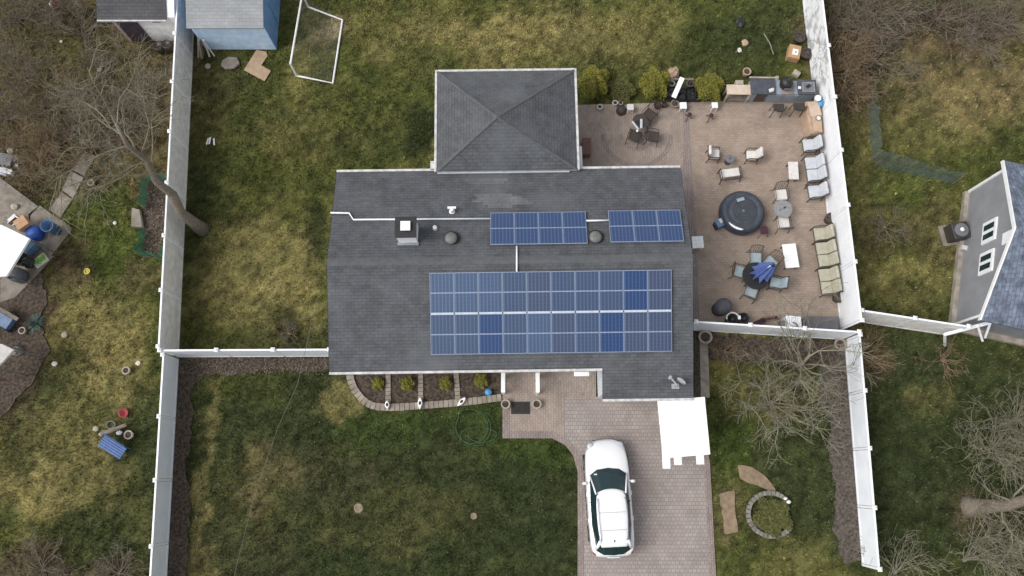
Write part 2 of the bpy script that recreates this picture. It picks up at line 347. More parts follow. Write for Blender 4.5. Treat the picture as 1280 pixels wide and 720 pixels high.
vx = gx.ravel(); vy = gy.ravel(); vz = (fbm(vx, vy, 1.5, 51)-.5)*.05*((np.abs(vx)<40)&(vy>-20)&(vy<40)) - .03
idx = np.arange(nx*ny).reshape(ny, nx)
quads = np.stack([idx[:-1,:-1], idx[:-1,1:], idx[1:,1:], idx[1:,:-1]], -1).reshape(-1,4)
me = bpy.data.meshes.new('ground'); me.from_pydata(np.stack([vx,vy,vz],-1).tolist(), [], quads.tolist())
ca = me.color_attributes.new('tint', 'FLOAT_COLOR', 'POINT')
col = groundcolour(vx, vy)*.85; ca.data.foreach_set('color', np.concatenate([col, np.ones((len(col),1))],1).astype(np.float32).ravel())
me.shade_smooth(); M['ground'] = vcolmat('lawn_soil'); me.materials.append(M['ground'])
struct(link(bpy.data.objects.new('ground', me)))

def PP(l, z=0): return [tuple(P(a, b, z))[:2] for a, b in l]
def sheet(name, pxpoly, m, z=.012, th=.05, kind='structure'):
    o = B().prism(PP(pxpoly), z-th, z).build(name, m); struct(o, kind); return o
DRIVE = [(724,499),(870,499),(872,497),(887,575),(895,740),(722,740),(722,590),(716,568),(706,556),(690,548),(628,548),(628,466),(724,462)]
PATIO = [(716,132),(855,128),(1015,124),(1022,180),(1052,412),(868,404),(862,300),(716,240)]
EXCL = [DRIVE, PATIO, [(420,215),(548,212),(548,95),(714,92),(720,210),(850,212),(868,497),(745,497),(745,466),(412,466)],
 [(437,466),(440,487),(450,502),(465,511),(484,515),(528,511),(578,508),(628,500),(628,466)],
 [(868,404),(888,404),(889,500),(868,500)], [(214,-20),(243,-20),(225,440),(208,760),(190,760)]]
def sm(l, n=3):
    """closed Chaikin smoothing"""
    for _ in range(n):
        q = []
        for i in range(len(l)):
            a, b = l[i], l[(i+1)%len(l)]
            q += [(a[0]*.75+b[0]*.25, a[1]*.75+b[1]*.25), (a[0]*.25+b[0]*.75, a[1]*.25+b[1]*.75)]
        l = q
    return l
def rough(l, amp=2.0, seed=1):
    """irregular hand-cut edge"""
    q = random.Random(seed); out = []
    for i in range(len(l)):
        a, b = l[i], l[(i+1)%len(l)]; n = max(1, int(hypot(b[0]-a[0], b[1]-a[1])/6))
        for k in range(n):
            t = k/n; out.append((a[0]+(b[0]-a[0])*t+q.uniform(-amp,amp), a[1]+(b[1]-a[1])*t+q.uniform(-amp,amp)))
    return sm(out, 1)
def inpoly(x, y, poly):
    r = np.zeros(len(x), bool); n = len(poly)
    for i in range(n):
        x0, y0 = poly[i]; x1, y1 = poly[(i+1)%n]
        if y0 == y1: continue
        c = ((y0 > y) != (y1 > y)) & (x < (x1-x0)*(y-y0)/(y1-y0)+x0); r ^= c
    return r
# paved areas and beds
sheet('driveway', [(724,496),(868,496),(887,575),(897,760),(722,760),(722,590),(718,572),(710,560),(706,556),(706,496)], M['paver_drive'], .03)
sheet('driveway_edge', [(879,560),(887,575),(897,760),(889,760)], M['paver_border'], .036, .03)
sheet('driveway_edge', [(722,590),(730,590),(730,760),(722,760)], M['paver_border'], .036, .03)
sheet('front_walk', [(628,460),(745,456),(745,497),(705.8,497),(705.8,556),(700,551),(690,548),(628,548)], M['paver_walk'], .034)
sheet('walk_edge', [(628,500),(637,500),(637,539),(692,539),(708,548),(721,562),(729,590),(722,590),(716,568),(706,556),(690,548),(628,548)], M['paver_border'], .040, .03)
sheet('patio', [(700,132),(854,128),(854,215),(700,230)], M['paver_walk'], .03)
sheet('patio', [(860,127.8),(1015,124),(1022,180),(1052,412),(850,407),(856,300),(840,220),(858,215)], M['paver'], .03)
sheet('patio_edge', [(854,128),(860.2,127.8),(865,215),(871,300),(874,405),(850,405),(850,210),(854,210)], M['paver_border'], .034)
sheet('side_strip', [(868,408),(874,408),(876,498),(868,498)], M['soil'], .02)
sheet('side_walk', [(874,408),(884,408),(887,497),(876,497)], M['concrete_light'], .03)
BEDS = []
def bed(pxpoly, m, z=.015, amp=1.5, name='mulch_bed', seed=1):
    pl = rough(pxpoly, amp, seed); BEDS.append(PP(pl)); return sheet(name, pl, m, z+.003*seed)
bed([(222,446),(412,446),(412,462),(380,466),(330,463),(290,468),(255,470),(240,488),(240,530),(234,575),(238,640),(231,760),(208,760),(214,600)], M['soil'], seed=2, amp=3.2)
bed([(1024,432),(1058,432),(1064,520),(1070,600),(1077,700),(1054,704),(1042,660),(1045,610),(1034,560),(1038,530),(1022,500)], M['soil_grey'], seed=3, amp=3)
bed([(888,418),(1052,428),(1040,455),(1000,462),(960,450),(905,452),(888,452)], M['soil'], seed=4, amp=3)
bed([(183,226),(210,224),(206,322),(178,322)], M['soil'], seed=5)
bed([(0,340),(45,330),(60,370),(50,400),(62,440),(40,480),(0,520)], M['soil'], seed=6, amp=3)
bed([(922,582),(942,584),(960,598),(970,612),(966,618),(946,607),(924,598)], M['sand'], name='bare_dirt', seed=7)
bed([(899,616),(917,614),(923,664),(906,668)], M['sand'], name='bare_dirt', seed=8)
for k, pl in enumerate([[(0,222),(48,258),(36,268),(36,300),(0,300)], [(50,257),(90,287),(64,320),(40,304),(38,270)], [(64,268),(77,271),(88,256),(94,247),(80,240),(66,262)][:0] or [(62,262),(75,272),(90,250),(77,240)],
     [(38,306),(66,321),(40,350),(18,372),(0,378),(0,300)]]):
    o = sheet('concrete_slab', [(a+.3*k, b) for a, b in pl], M['concrete'], .03+.003*k, .05); BEDS.append(PP(pl))
for pl in ([(78,238),(92,248),(105,222),(89,214)], [(92,213),(105,220),(113,205),(121,196),(106,189),(98,203)]):
    sheet('concrete_slab', pl, M['concrete'], .045, .05); BEDS.append(PP(pl))
# grass: short blades as one mesh coloured like the lawn
def make_grass(n, seed):
    g = np.random.default_rng(seed)
    x = g.uniform(-25, 25, n); y = g.uniform(-4.6, 22.8, n)
    keep = np.ones(n, bool)
    for pl in EXCL: keep &= ~inpoly(x, y, PP(pl))
    for pl in BEDS: keep &= ~(inpoly(x, y, pl) & (g.random(n) < .50))
    den = fbm(x, y, .6, 61); keep &= g.random(n) < (.35 + 1.1*den)
    x = x[keep]; y = y[keep]; n = len(x)
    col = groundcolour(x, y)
    bright = col.max(1)
    hgt = g.uniform(.035, .085, n)*(.6+.9*fbm(x, y, .5, 71)); 
    k = 3
    X = np.repeat(x, k); Y = np.repeat(y, k); Hh = np.repeat(hgt, k)*g.uniform(.6,1.2,n*k)
    a = g.uniform(0, 2*pi, n*k); lean = g.uniform(.3, 1.3, n*k)*Hh; w = g.uniform(.008, .02, n*k)
    bx = X + g.normal(0,.02,n*k); by = Y + g.normal(0,.02,n*k)
    v = np.empty((n*k, 3, 3)); z0 = -.035
    v[:,0] = np.stack([bx - w*np.sin(a), by + w*np.cos(a), np.full(n*k, z0)], -1)
    v[:,1] = np.stack([bx + w*np.sin(a), by - w*np.cos(a), np.full(n*k, z0)], -1)
    v[:,2] = np.stack([bx + lean*np.cos(a), by + lean*np.sin(a), Hh], -1)
    v = v.reshape(-1, 3)
    me = bpy.data.meshes.new('grass'); nv = len(v)
    me.vertices.add(nv); me.vertices.foreach_set('co', v.ravel())
    me.loops.add(nv); me.loops.foreach_set('vertex_index', np.arange(nv, dtype=np.int32))
    me.polygons.add(nv//3); me.polygons.foreach_set('loop_start', np.arange(0, nv, 3, dtype=np.int32)); me.polygons.foreach_set('loop_total', np.full(nv//3, 3, dtype=np.int32))
    me.update(calc_edges=True); me.validate()
    ca = me.color_attributes.new('tint', 'FLOAT_COLOR', 'POINT')
    j = g.uniform(.6, 1.7, (n*k,1)); hue = g.normal(0, .09, (n*k, 3))
    straw = (g.random((n*k,1)) < .07); cc = np.repeat(col, k, 0); cc = np.where(straw, cc*1.5+np.array([[.035,.03,.015]]), cc); cc = np.clip(cc*j*(1+hue)*1.25, 0, 1)
    cc = np.repeat(cc, 3, 0); ca.data.foreach_set('color', np.concatenate([cc, np.ones((nv,1))],1).astype(np.float32).ravel())
    me.materials.append(M['ground']); o = link(bpy.data.objects.new('grass', me))
    tag(o, 'short patchy lawn grass, green to straw coloured, all over the yards', 'grass', kind='stuff')
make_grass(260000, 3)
# ------------------------------------------------------------------ the house
HR = R(.8); HO = Vector((-.05, 8.2, 0))
house = thing('house', 'long low house whose dark grey shingle roof carries the blue solar panels', 'house', HO, HR)
def hl(px, py, z):
    p = P(px, py, z) - HO; return Vector((p.x*cos(HR)+p.y*sin(HR), -p.x*sin(HR)+p.y*cos(HR), z))
SL = .277; zr = lambda y: 3.85 - SL*abs(y); AS = math.atan(SL)
XL, XR, YF, YB, YG, XG = -7.22, 7.15, -4.15, 4.2, -5.33, 3.56
b = B()   # walls with gables
wl, wr, wf, wb = XL+.1, XR-.1, YF+.3, YB-.3
b.add([(wl,wf,0),(wr,wf,0),(wr,wb,0),(wl,wb,0),(wl,wf,zr(wf)-.15),(wr,wf,zr(wf)-.15),(wr,wb,zr(wb)-.15),(wl,wb,zr(wb)-.15),(wl,0,3.68),(wr,0,3.68)],
      [(0,1,5,4),(2,3,7,6),(0,4,8,7,3),(1,2,6,9,5),(4,5,9,8),(8,9,6,7),(3,2,1,0)])
b.box(((XG+XR)/2, (YG+.25+wf)/2, 1.13), (XR-XG-.14, wf-YG-.27, 2.26))
b.box((-.25, 6.3, 1.4), (5.5, 4.5, 2.8))
b.build('wall', M['siding_blue'], house)
rf = B()
rf.poly3([(XL,YF,zr(YF)),(XG,YF,zr(YF)),(XG,YG,zr(YG)),(XR,YG,zr(YG)),(XR,0,3.85),(XL,0,3.85)], .1)
rf.poly3([(XL,0,3.85),(XR,0,3.85),(XR,YB,zr(YB)),(XL,YB,zr(YB))], .1)
rf.build('roof', M['shingle'], house)
B().box((-.03,-.075,3.85),(14.37,.16,.02),rx=AS).box((-.03,.075,3.85),(14.37,.16,.02),rx=-AS).build('ridge_cap', M['ridge'], house)
# paler replaced shingles on the rear slope
for rows in ([(581,634,222),(585,630,226)],[(592,640,243),(596,652,247),(590,660,251),(604,666,255),(610,640,259)],[(430,476,240),(436,470,250),(424,466,258),(445,480,262)]):
    bb = B()
    for x0, x1, y in rows:
        a = hl(x0, y, 3.1); c = hl(x1, y, 3.1)
        bb.add([(a.x,a.y-.07,zr(a.y-.07)+.006),(c.x,a.y-.07,zr(a.y-.07)+.006),(c.x,a.y+.065,zr(a.y+.065)+.006),(a.x,a.y+.065,zr(a.y+.065)+.006)], [(0,1,2,3)])
    bb.build('shingle_patch', M['shingle_light'] if rows[0][0] > 500 else M['ridge'], house)
# hipped rear wing
w1, w2, w3, w4 = hl(545,91,2.95), hl(716,87,2.95), hl(723,209,2.95), hl(548,213,2.95); pk = hl(621,146,4.15)
x0, x1, y0, y1 = (w1.x+w4.x)/2, (w2.x+w3.x)/2, 4.08, (w1.y+w2.y)/2
cs = [(x0,y0,2.95),(x1,y0,2.95),(x1,y1,2.95),(x0,y1,2.95)]
B().add([cs[0],cs[1],pk],[(0,1,2)]).add([cs[2],cs[3],pk],[(0,1,2)]).build('rear_wing_roof', M['shingle'], house)
B().add([cs[1],cs[2],pk],[(0,1,2)]).add([cs[3],cs[0],pk],[(0,1,2)]).build('rear_wing_roof', M['shingle_r'], house)
B().prism([(c[0],c[1]) for c in cs], 2.82, 2.946).build('rear_wing_soffit', M['trim'], house)
bb = B()
for c in cs:
    c = Vector(c); dd = pk - c; s = Vector((-dd.y, dd.x, 0)).normalized()*.06; u = Vector((0,0,.012))
    bb.add([c+s+u, c-s+u, pk-s+u, pk+s+u, c+u*2.6, pk+u*2.6], [(0,4,5,3),(4,1,2,5)])
bb.build('hip_cap', M['ridge'], house)
def gutter(a, c, w=.10, h=.12, m='trim'):
    a = Vector(a); c = Vector(c); L = (c-a).length
    B().box((a+c)/2, (L, w, h), rz=atan2(c.y-a.y, c.x-a.x)).build('gutter', M[m], house, bevel=.015)
gutter((XL,YF-.065,2.66),(XG,YF-.065,2.66)); gutter((XG,YG-.065,2.33),(XR,YG-.065,2.33))
gutter((XL,YB+.065,2.65),(x0,YB+.065,2.65)); gutter((x1,YB+.065,2.65),(XR,YB+.065,2.65))
gutter((x0-.06,y0,2.9),(x0-.06,y1+.1,2.9)); gutter((x1+.06,y0,2.9),(x1+.06,y1+.1,2.9)); gutter((x0,y1+.06,2.9),(x1,y1+.06,2.9))
B().box((x0-.16,4.42,2.75),(.24,.36,.2)).build('downspout_head', M['trim'], house, bevel=.02)
B().box((x1+.2,4.75,2.5),(.12,1.1,.12)).build('downspout', M['white'], house, bevel=.02)
for x in (XL-.012, XR+.012):
    B().add([(x,YF,zr(YF)-.13),(x,0,3.72),(x,YB,zr(YB)-.13),(x,YB,zr(YB)-.002),(x,0,3.848),(x,YF,zr(YF)-.002)],[(0,1,4,5),(1,2,3,4)]).build('rake_trim', M['ridge'], house)
B().box((2.75,YF-.2,2.5),(.6,.18,.12)).build('window_hood', M['white'], house, bevel=.02)  # small white hood sticking out under the front eave
# doors, windows
def window(x, y, z, w, h, nrm):
    t = .06; rz = {'f':0,'b':0,'l':R(90),'r':R(90)}[nrm]
    f = B().box((x,y,z),(w+.16,t,h+.16),rz=rz).build('window', M['white'], house, bevel=.01)
    k = {'f':(0,-.02),'b':(0,.02),'l':(-.02,0),'r':(.02,0)}[nrm]
    B().box((x+k[0],y+k[1],z),(w,t,h),rz=rz).build('pane', M['glass'], f)
for x in (-5.6,-3.2,-1.2): window(x, wf-.02, 1.5, 1.1, 1.1, 'f')
for y in (-1.8,2): window(wl-.02, y, 1.5, 1.0, 1.1, 'l'); window(wr+.02, y, 1.5, 1.0, 1.1, 'r')
dr = B().box((.75,wf-.03,1.1),(.95,.06,2.1)).build('front_door', M['white'], house, bevel=.01)
B().box((1.1,wf-.08,1.05),(.05,.05,.12)).build('handle', M['dark'], dr)
gd = B()
for k in range(4): gd.box((5.2,YG+.22,.3+.55*k),(2.6,.05,.52))
gd.build('garage_door', M['white'], house, bevel=.01)
# solar panels
M['plate_pale'] = mat('rail_pale', (.50,.55,.62), .5, (.42,.47,.55), scale=6)
def panel(x, y, w, h, cm, tilt):
    z = zr(y)+.10
    f = B().box((0,0,0),(w-.012,h-.012,.04)).build('solar_panel', M['plate'], house, loc=(x,y,z)); f.rotation_euler.x = tilt
    c = B()
    for s in (-1,1): c.box((0,s*h*.2465,.018),(w-.05,h*.493-.045,.012))
    c.build('cells', cm, f); return f
pw = 9.49/10; ph = 1.60
q = random.Random(4)
for r_ in range(2):
    for c_ in range(10):
        cm = M['cell_deep'] if (r_, c_) in ((0,8),(1,2),(1,7)) else M['cell'][1 if c_ < 3 and r_ == 0 else q.choice([0,0,2,1] if c_ < 6 else [0,2,2,0])]
        panel(-3.19+pw*(c_+.5), -.46-1.575*r_-ph*cos(AS)/2, pw, ph, cm, AS)
for xa, xb, n, pa, pb in ((613,733,4,(672,267.5),(672,307)), (761,852,3,(806,265),(806,304))):
    A = hl(xa+1, pa[1], 3.15); A2 = hl(xb, pa[1]+20, 3.35); yt = hl(pa[0], pa[1], zr(2.9)+.1).y; yb_ = hl(pb[0], pb[1], zr(1.3)+.1).y
    xa_ = hl(xa, 288, 3.4).x; xb_ = hl(xb, 288, 3.4).x
    w = (xb_-xa_)/n
    for c_ in range(n): panel(xa_+w*(c_+.5), (yt+yb_)/2, w, (yt-yb_)/cos(AS), M['cell_rear'], -AS)
for pts in ([(414,267,3.2),(437,267,3.25),(442,275,3.35),(613,272.5,3.5)],[(733,275.5,3.5),(761,275,3.5)],[(646,307,3.85),(646,340,3.9)]):
    l = []
    if pts[0][0] == 646: pts = [(646,307,3.85),(646,322,3.9),(646,325,3.9),(646,328,3.9),(646,340,3.9)]
    for a, c, z in pts:
        p = hl(a, c, z); p.z = zr(p.y)+.08; l.append(p)
    if len(l) == 4: l.insert(1, l[0].lerp(l[1], .5))
    B().tube(l, .035, 8).build('conduit', M['vinyl'], house, smooth=True)
for k in range(10): B().box((-3.19+pw*(k+.5), -2.019, zr(-2.019)+.125),(pw-.05,.075,.02),rx=AS).build('mounting_rail', M['plate_pale'], house)
# chimney
ct = hl(507, 284, 4.55); ch = B().box((ct.x,ct.y,3.95),(.74,.74,1.15)).build('chimney', M['vinyl'], house, bevel=.01)
B().box((ct.x,ct.y,4.55),(.84,.84,.07)).build('chimney_crown', M['black'], ch, bevel=.01)
B().box((ct.x+.01,ct.y+.01,4.71),(.38,.38,.03)).box((ct.x,ct.y,4.63),(.26,.26,.13)).build('flue_cap', M['brightwhite'], ch, bevel=.01)
B().box((ct.x,ct.y-.43,zr(ct.y-.43)+.05),(.84,.14,.05),rx=-AS).build('flashing', M['skyblue'] if 0 else M['steel'], ch)
for px, py in ((563.5,296.5),(745,295)):
    c = hl(px, py, 3.9); zb = zr(c.y)
    f = B().lathe([(.34,-.05),(.34,.05),(.22,.07),(.22,.16)], 24, (c.x,c.y,zb)).build('attic_vent', M['black'], house, smooth=False)
    B().lathe([(.24,.15),(.245,.19),(.22,.235),(.14,.265),(.0001,.275)], 28, (c.x,c.y,zb)).build('dome_cap', mat('vent_grey',(.15,.15,.147),.5,(.11,.11,.107)), f, smooth=True)
c = hl(564.5,262,3.5); B().lathe([(.12,-.1),(.12,.02),(.075,.04),(.07,.26),(.05,.27)],16,(c.x,c.y,zr(c.y))).box((c.x,c.y+.1,zr(c.y)+.2),(.34,.09,.07)).build('vent_pipe', M['white'], house)
c = hl(543,282.5,3.8); B().lathe([(.10,-.1),(.10,.05),(.08,.2),(.0001,.24)],16,(c.x,c.y,zr(c.y))).build('vent_pipe', M['white'], house)
c = hl(846,482,2.8); zb = zr(c.y); gp = mat('dish_grey',(.36,.37,.38),.5)
dsh = B().tube([(c.x,c.y,zb),(c.x,c.y+.02,zb+.35),(c.x-.24,c.y+.3,zb+.42)],.035,8).box((c.x,c.y,zb+.02),(.3,.2,.03)).build('satellite_dish', gp, house)
Md = Matrix.Translation((c.x+.17,c.y+.17,zb+.42)) @ Matrix.Rotation(R(-38),4,'Z') @ Matrix.Rotation(R(72),4,'X')
B().lathe([(.0001,-.05),(.1,-.035),(.2,0),(.205,.015),(.1,-.015),(.0001,-.03)],20,M=Md,sx=1,sy=.8).build('dish', gp, dsh, smooth=True)
B().box((c.x-.27,c.y+.31,zb+.42),(.15,.1,.1),rz=.8).build('receiver', gp, dsh, bevel=.01)

# ------------------------------------------------------------------ fences
def fence(name, label, a, c, h, n, face='vinyl', faces=None, name_post='post'):
    a = Vector((a[0],a[1],0)); c = Vector((c[0],c[1],0)); L = (c-a).length; ang = atan2(c.y-a.y, c.x-a.x)
    t = thing('fence', label, 'fence', a, ang)
    s = L/n
    for i in range(n):
        bb = B(); nb = max(4, int(s/.17)); w = (s-.12)/nb
        for k in range(nb): bb.box((i*s+.06+w*(k+.5), 0, h*.5), (w-.008, .035, h-.10))
        bb.box((i*s+s/2, 0, h*.5), (s-.12, .018, h-.12))
        m = faces[i] if faces else face
        pn = bb.build('panel', M[m], t)
        B().box((i*s+s/2, 0, h), (s-.13, .075, .09)).build('top_rail', M['vinyl'], t, bevel=.008)
        B().box((i*s+s/2, 0, .08), (s-.13, .06, .12)).build('bottom_rail', M[m], t)
    for i in range(n+1):
        p = B().box((i*s, 0, (h+.08)/2-.02), (.09,.045,h+.12)).build('post', M['vinyl'], t, bevel=.008)
        B().add([(i*s-.085,-.085,h+.10),(i*s+.085,-.085,h+.10),(i*s+.085,.085,h+.10),(i*s-.085,.085,h+.10),(i*s-.085,-.085,h+.13),(i*s+.085,-.085,h+.13),(i*s+.085,.085,h+.13),(i*s-.085,.085,h+.13),(i*s,0,h+.19)],
                [(3,2,1,0),(0,1,5,4),(1,2,6,5),(2,3,7,6),(3,0,4,7),(4,5,8),(5,6,8),(6,7,8),(7,4,8)]).build('post_cap', M['brightwhite'], p)
    return t
fence('f', 'tall weathered grey panel fence along the left side of the back lawn', P(246,-40), P(223,442), 1.95, 8, 'vinyl_grey')
fence('f', 'lower pale blue-white fence running down beside the left mulch bed of the front lawn', P(223,450), P(206,760), 1.5, 4, 'vinyl_blue')
fence('f', 'white cross fence between the left side fence and the house wall', P(223,446), P(424,445), 1.8, 3)
fence('f', 'tall white fence behind the patio sofas, blotched grey at its far end', P(1000,-30), P(1051,412), 2.1, 7, faces=['vinyl_blotch','vinyl_blotch','vinyl_blotch']+['vinyl']*4)
fence('f', 'low white fence along the mulch strip on the right of the front yard', P(1056,426), P(1078,706), 1.5, 4, 'vinyl_blue')
fence('f', 'white cross fence closing the patio towards the front yard', P(858,412), P(1051,424), 1.8, 3)
fence('f', 'white fence leading from the patio corner to the grey neighbouring house', P(1053,399), P(1179,418), 1.9, 2, 'vinyl_grey')
a, c = P(1181,430), P(1205,431)
t = thing('gate', 'white open gate frame leaning beside the corner of the grey neighbouring house', 'gate', (0,0,0))
p1, p2 = P(1181,418,1.25), P(1238,403,1.7)
B().tube([p1,p2],.07,4).build('top_rail', M['vinyl'], t)
for s0, s1 in ((P(1181,432,0),p1),(P(1228,426,.7),P(1222,407,1.65)),(P(1231,422,.7),p2)):
    B().tube([s0,s1],.06,4).build('post', M['vinyl'], t)

# ------------------------------------------------------------------ sheds, neighbour house, other buildings
def shed(label, base, w, dpt, h, rise, wallm, roofm, oh, rz=0, ohf=.1, right=None):
    t = thing('shed', label, 'shed', base, rz)
    b = B(); e = h
    b.add([(0,0,0),(w,0,0),(w,dpt,0),(0,dpt,0),(0,0,e),(w,0,e),(w,dpt,e),(0,dpt,e),(0,dpt/2,e+rise),(w,dpt/2,e+rise)],[(3,2,1,0),(0,1,5,4),(2,3,7,6),(0,4,8,7,3),(1,2,6,9,5),(4,5,9,8),(8,9,6,7)])
    b.build('wall', wallm, t)
    sl = rise/(dpt/2); zf = e-ohf*sl+.06
    B().poly3([(-oh[0],-ohf,zf),(w+oh[1],-ohf,zf),(w+oh[1],dpt/2,e+rise+.06),(-oh[0],dpt/2,e+rise+.06)],.06).poly3([(-oh[0],dpt/2,e+rise+.06),(w+oh[1],dpt/2,e+rise+.06),(w+oh[1],dpt+ohf,zf),(-oh[0],dpt+ohf,zf)],.06).build('roof', roofm, t)
    return t
pb = P(258,62); pe = P(346,62)
s1 = shed('sky blue garden shed with grey shingle roof, behind the left fence end', pb, pe.x-pb.x, 3.4, 2.05, .5, M['shedblue'], M['shingle_shed'], (.12,.0), ohf=.12)
bb = B()
for k in range(14): bb.box(((pe.x-pb.x)/2, -.012, .12+.14*k), (pe.x-pb.x-.02, .02, .125), rx=-.06)
bb.build('siding', mat('shed_blue_pale',(.62,.76,.92),.6,(.46,.62,.82),scale=3), s1)
B().box(((pe.x-pb.x)+.02,1.7,1.0),(.04,.8,1.8)).build('door', M['shedblue'], s1, bevel=.01)
pb = P(163,51); pe = P(240,48)
s2 = shed('white garden shed with dark shingle roof at the top left edge', pb, pe.x-pb.x, 3.4, 2.0, .55, M['shedwhite'], M['shingle_dark'], (.55,-.35), ohf=.12)
B().box((.62,-.03,.95),(.9,.05,1.75)).build('door', mat('plum_door',(.035,.028,.045),.6,(.07,.05,.06),scale=5), s2, bevel=.01)
B().box((.05,-.04,.97),(.16,.05,1.9)).build('corner_board', M['pot'], s2)
B().box((1.95,-.03,1.75),(.36,.05,.2)).build('window', M['grey'], s2)
B().box(((pe.x-pb.x)/2-.45,-.16,1.98),(pe.x-pb.x+.2,.06,.08)).build('gutter', M['trim'], s2)
NW, SW = P(1209,242), P(1191,407)
wv = (SW-NW).normalized(); ev = Vector((-wv.y, wv.x, 0)); Ln = (SW-NW).length
if ev.x < 0: ev = -ev
ang = atan2(ev.y, ev.x)
nh = thing('house', 'neighbouring grey house with a windowed gable and blue-grey roof at the right edge', 'house', SW, ang)
# local x = east along the ridge, y = towards NW
en, es, rd = 3.1, 2.6, 4.3; Lx = 10
b = B().add([(0,0,0),(Lx,0,0),(Lx,Ln,0),(0,Ln,0),(0,0,es),(Lx,0,es),(Lx,Ln,en),(0,Ln,en),(0,Ln/2,rd),(Lx,Ln/2,rd)],[(3,2,1,0),(0,1,5,4),(2,3,7,6),(0,4,8,7,3),(1,2,6,9,5),(4,5,9,8),(8,9,6,7)])
b.build('wall', M['siding_grey'], nh)
bb = B()
for k in range(26):
    z = .2+.15*k; y0_, y1_ = 0, Ln
    if z > es: y0_ = (z-es)/(rd-es)*Ln/2
    if z > en: y1_ = Ln-(z-en)/(rd-en)*Ln/2
    bb.box((-.012,(y0_+y1_)/2,z),(.02,max(.1,y1_-y0_-.02),.14), ry=.05)
bb.build('siding', M['siding_grey'], nh)
B().poly3([(-.22,-.3,es-.12+.1),(Lx,-.3,es-.02),(Lx,Ln/2,rd+.1),(-.22,Ln/2,rd+.1)],.1).poly3([(-.22,Ln/2,rd+.1),(Lx,Ln/2,rd+.1),(Lx,Ln+.3,en),(-.22,Ln+.3,en)],.1).build('roof', M['shingle_blue'], nh)
B().poly3([(-.26,-.3,es),(-.2,-.3,es),(-.2,Ln/2,rd+.12),(-.26,Ln/2,rd+.12)],.18).poly3([(-.26,Ln/2,rd+.12),(-.2,Ln/2,rd+.12),(-.2,Ln+.3,en+.02),(-.26,Ln+.3,en+.02)],.18).build('rake_trim', M['white'], nh)
B().box((-.02,Ln,en/2),(.12,.12,en)).build('corner_board', M['white'], nh)
B().box((-.03,.02,es/2),(.05,.1,es)).build('corner_board', M['white'], nh)
B().box((-.1,Ln/2,.12),(.22,Ln,.25)).box((Lx/2,-.1,.12),(Lx,.3,.25)).build('foundation', M['concrete_light'], nh)
for px, py in ((1243.5,290.5),(1238,329)):
    p = P(px, py, 2.25) - SW; y = p.dot(-wv)
    f = B().box((-.05,y,2.25),(.08,.98,1.0)).build('window', M['white'], nh, bevel=.01)
    B().box((-.08,y-.2,2.25),(.05,.24,.74)).box((-.08,y+.2,2.25),(.05,.24,.74)).build('pane', M['glass'], f)
p = P(1271,298,3.7)-SW; B().box((-.05,p.dot(-wv),3.6),(.08,.5,.6)).build('gable_vent', M['white'], nh, bevel=.01)
B().box((-.15,Ln*.55,.5),(.25,.2,.2)).build('meter_box', M['trim'], nh, bevel=.01)
# neighbour's air conditioner
p = P(1189,294); t = thing('air_conditioner', 'dark air conditioner unit on a pad beside the grey house', 'air conditioner', p, .15)
B().box((0,0,.05),(1.0,.95,.1)).build('pad', M['concrete'], t, bevel=.01)
B().box((.02,0,.45),(.74,.74,.7)).build('cabinet', M['dark'], t, bevel=.04)
B().lathe([(.3,.80),(.3,.84),(.1,.86),(.0001,.86)],20,(.02,0,0)).build('fan_guard', M['grey'], t)
B().lathe([(.1,.87),(.09,.93),(.0001,.95)],14,(.02,0,0)).build('fan_hub', M['white'], t, smooth=True)

# white canopy beside the garage
zc = 2.3; q4 = [P(822,501,zc), P(881,496,zc), P(888,568,zc), P(829,573,zc)]
cen = sum(q4, Vector())/4; t = thing('canopy', 'bright white flat-topped canopy beside the garage with rafter ends sticking out', 'canopy', (cen.x,cen.y,0))
l4 = [Vector((p.x-cen.x,p.y-cen.y,zc)) for p in q4]
B().poly3([l4[3],l4[2],l4[1],l4[0]],.1).build('roof_sheet', M['brightwhite'], t, bevel=.01)
for px, e in ((833.5,.02),(848,-.12),(876,-.14)):
    pt = P(px, 570, zc); B().box((pt.x-cen.x, l4[3].y+.9-e/2-.12, zc-.17), (.30,2.3+e,.12)).build('rafter', M['white'], t, bevel=.01)
for p in l4: B().box((p.x*.5,p.y*.7,1.08),(.12,.12,2.15)).build('post', M['white'], t, bevel=.01)

# overhead service wire
a = P(398,385,3.0)
tag(B().tube([P(397,372,3.05), P(372,480,3.3), P(347,535,3.6), P(318,620,4.2), P(296,705,4.9), P(280,790,5.6)], .009, 5).build('overhead_wire', mat('wire_grey',(.16,.16,.13),.6)), 'thin pale overhead wire sagging over the left front lawn to the house', 'wire')

# porch rails, doormat, pots
for k,(px,lab) in enumerate(((629,'short white stair railing nearest the flower bed'),(672,'short white stair railing on the garage side of the doormat'))):
    p0 = P(px,466,.9); p1 = P(px+1,491,.85)
    t = thing('stair_railing', lab, 'railing', (p0.x,p0.y,0), 0, 'white stair railings at the front door')
    dy = p1.y-p0.y
    B().box((0,dy/2,.95),(.17,abs(dy),.10)).build('top_rail', M['brightwhite'], t, bevel=.01)
    for s in (.1,.9): B().box((0,dy*s,.46),(.13,.13,.92)).build('post', M['brightwhite'], t, bevel=.01)
    bb = B()
    for s in range(5): bb.box((0,dy*(.22+.14*s),.5),(.035,.035,.85))
    bb.box((0,dy/2,.12),(.06,abs(dy)*.8,.06)); bb.build('balusters', M['vinyl'], t)
p = P(650.5,510); dm = thing('doormat', 'dark rectangular doormat between two round pots', 'doormat', (p.x,p.y,.045))
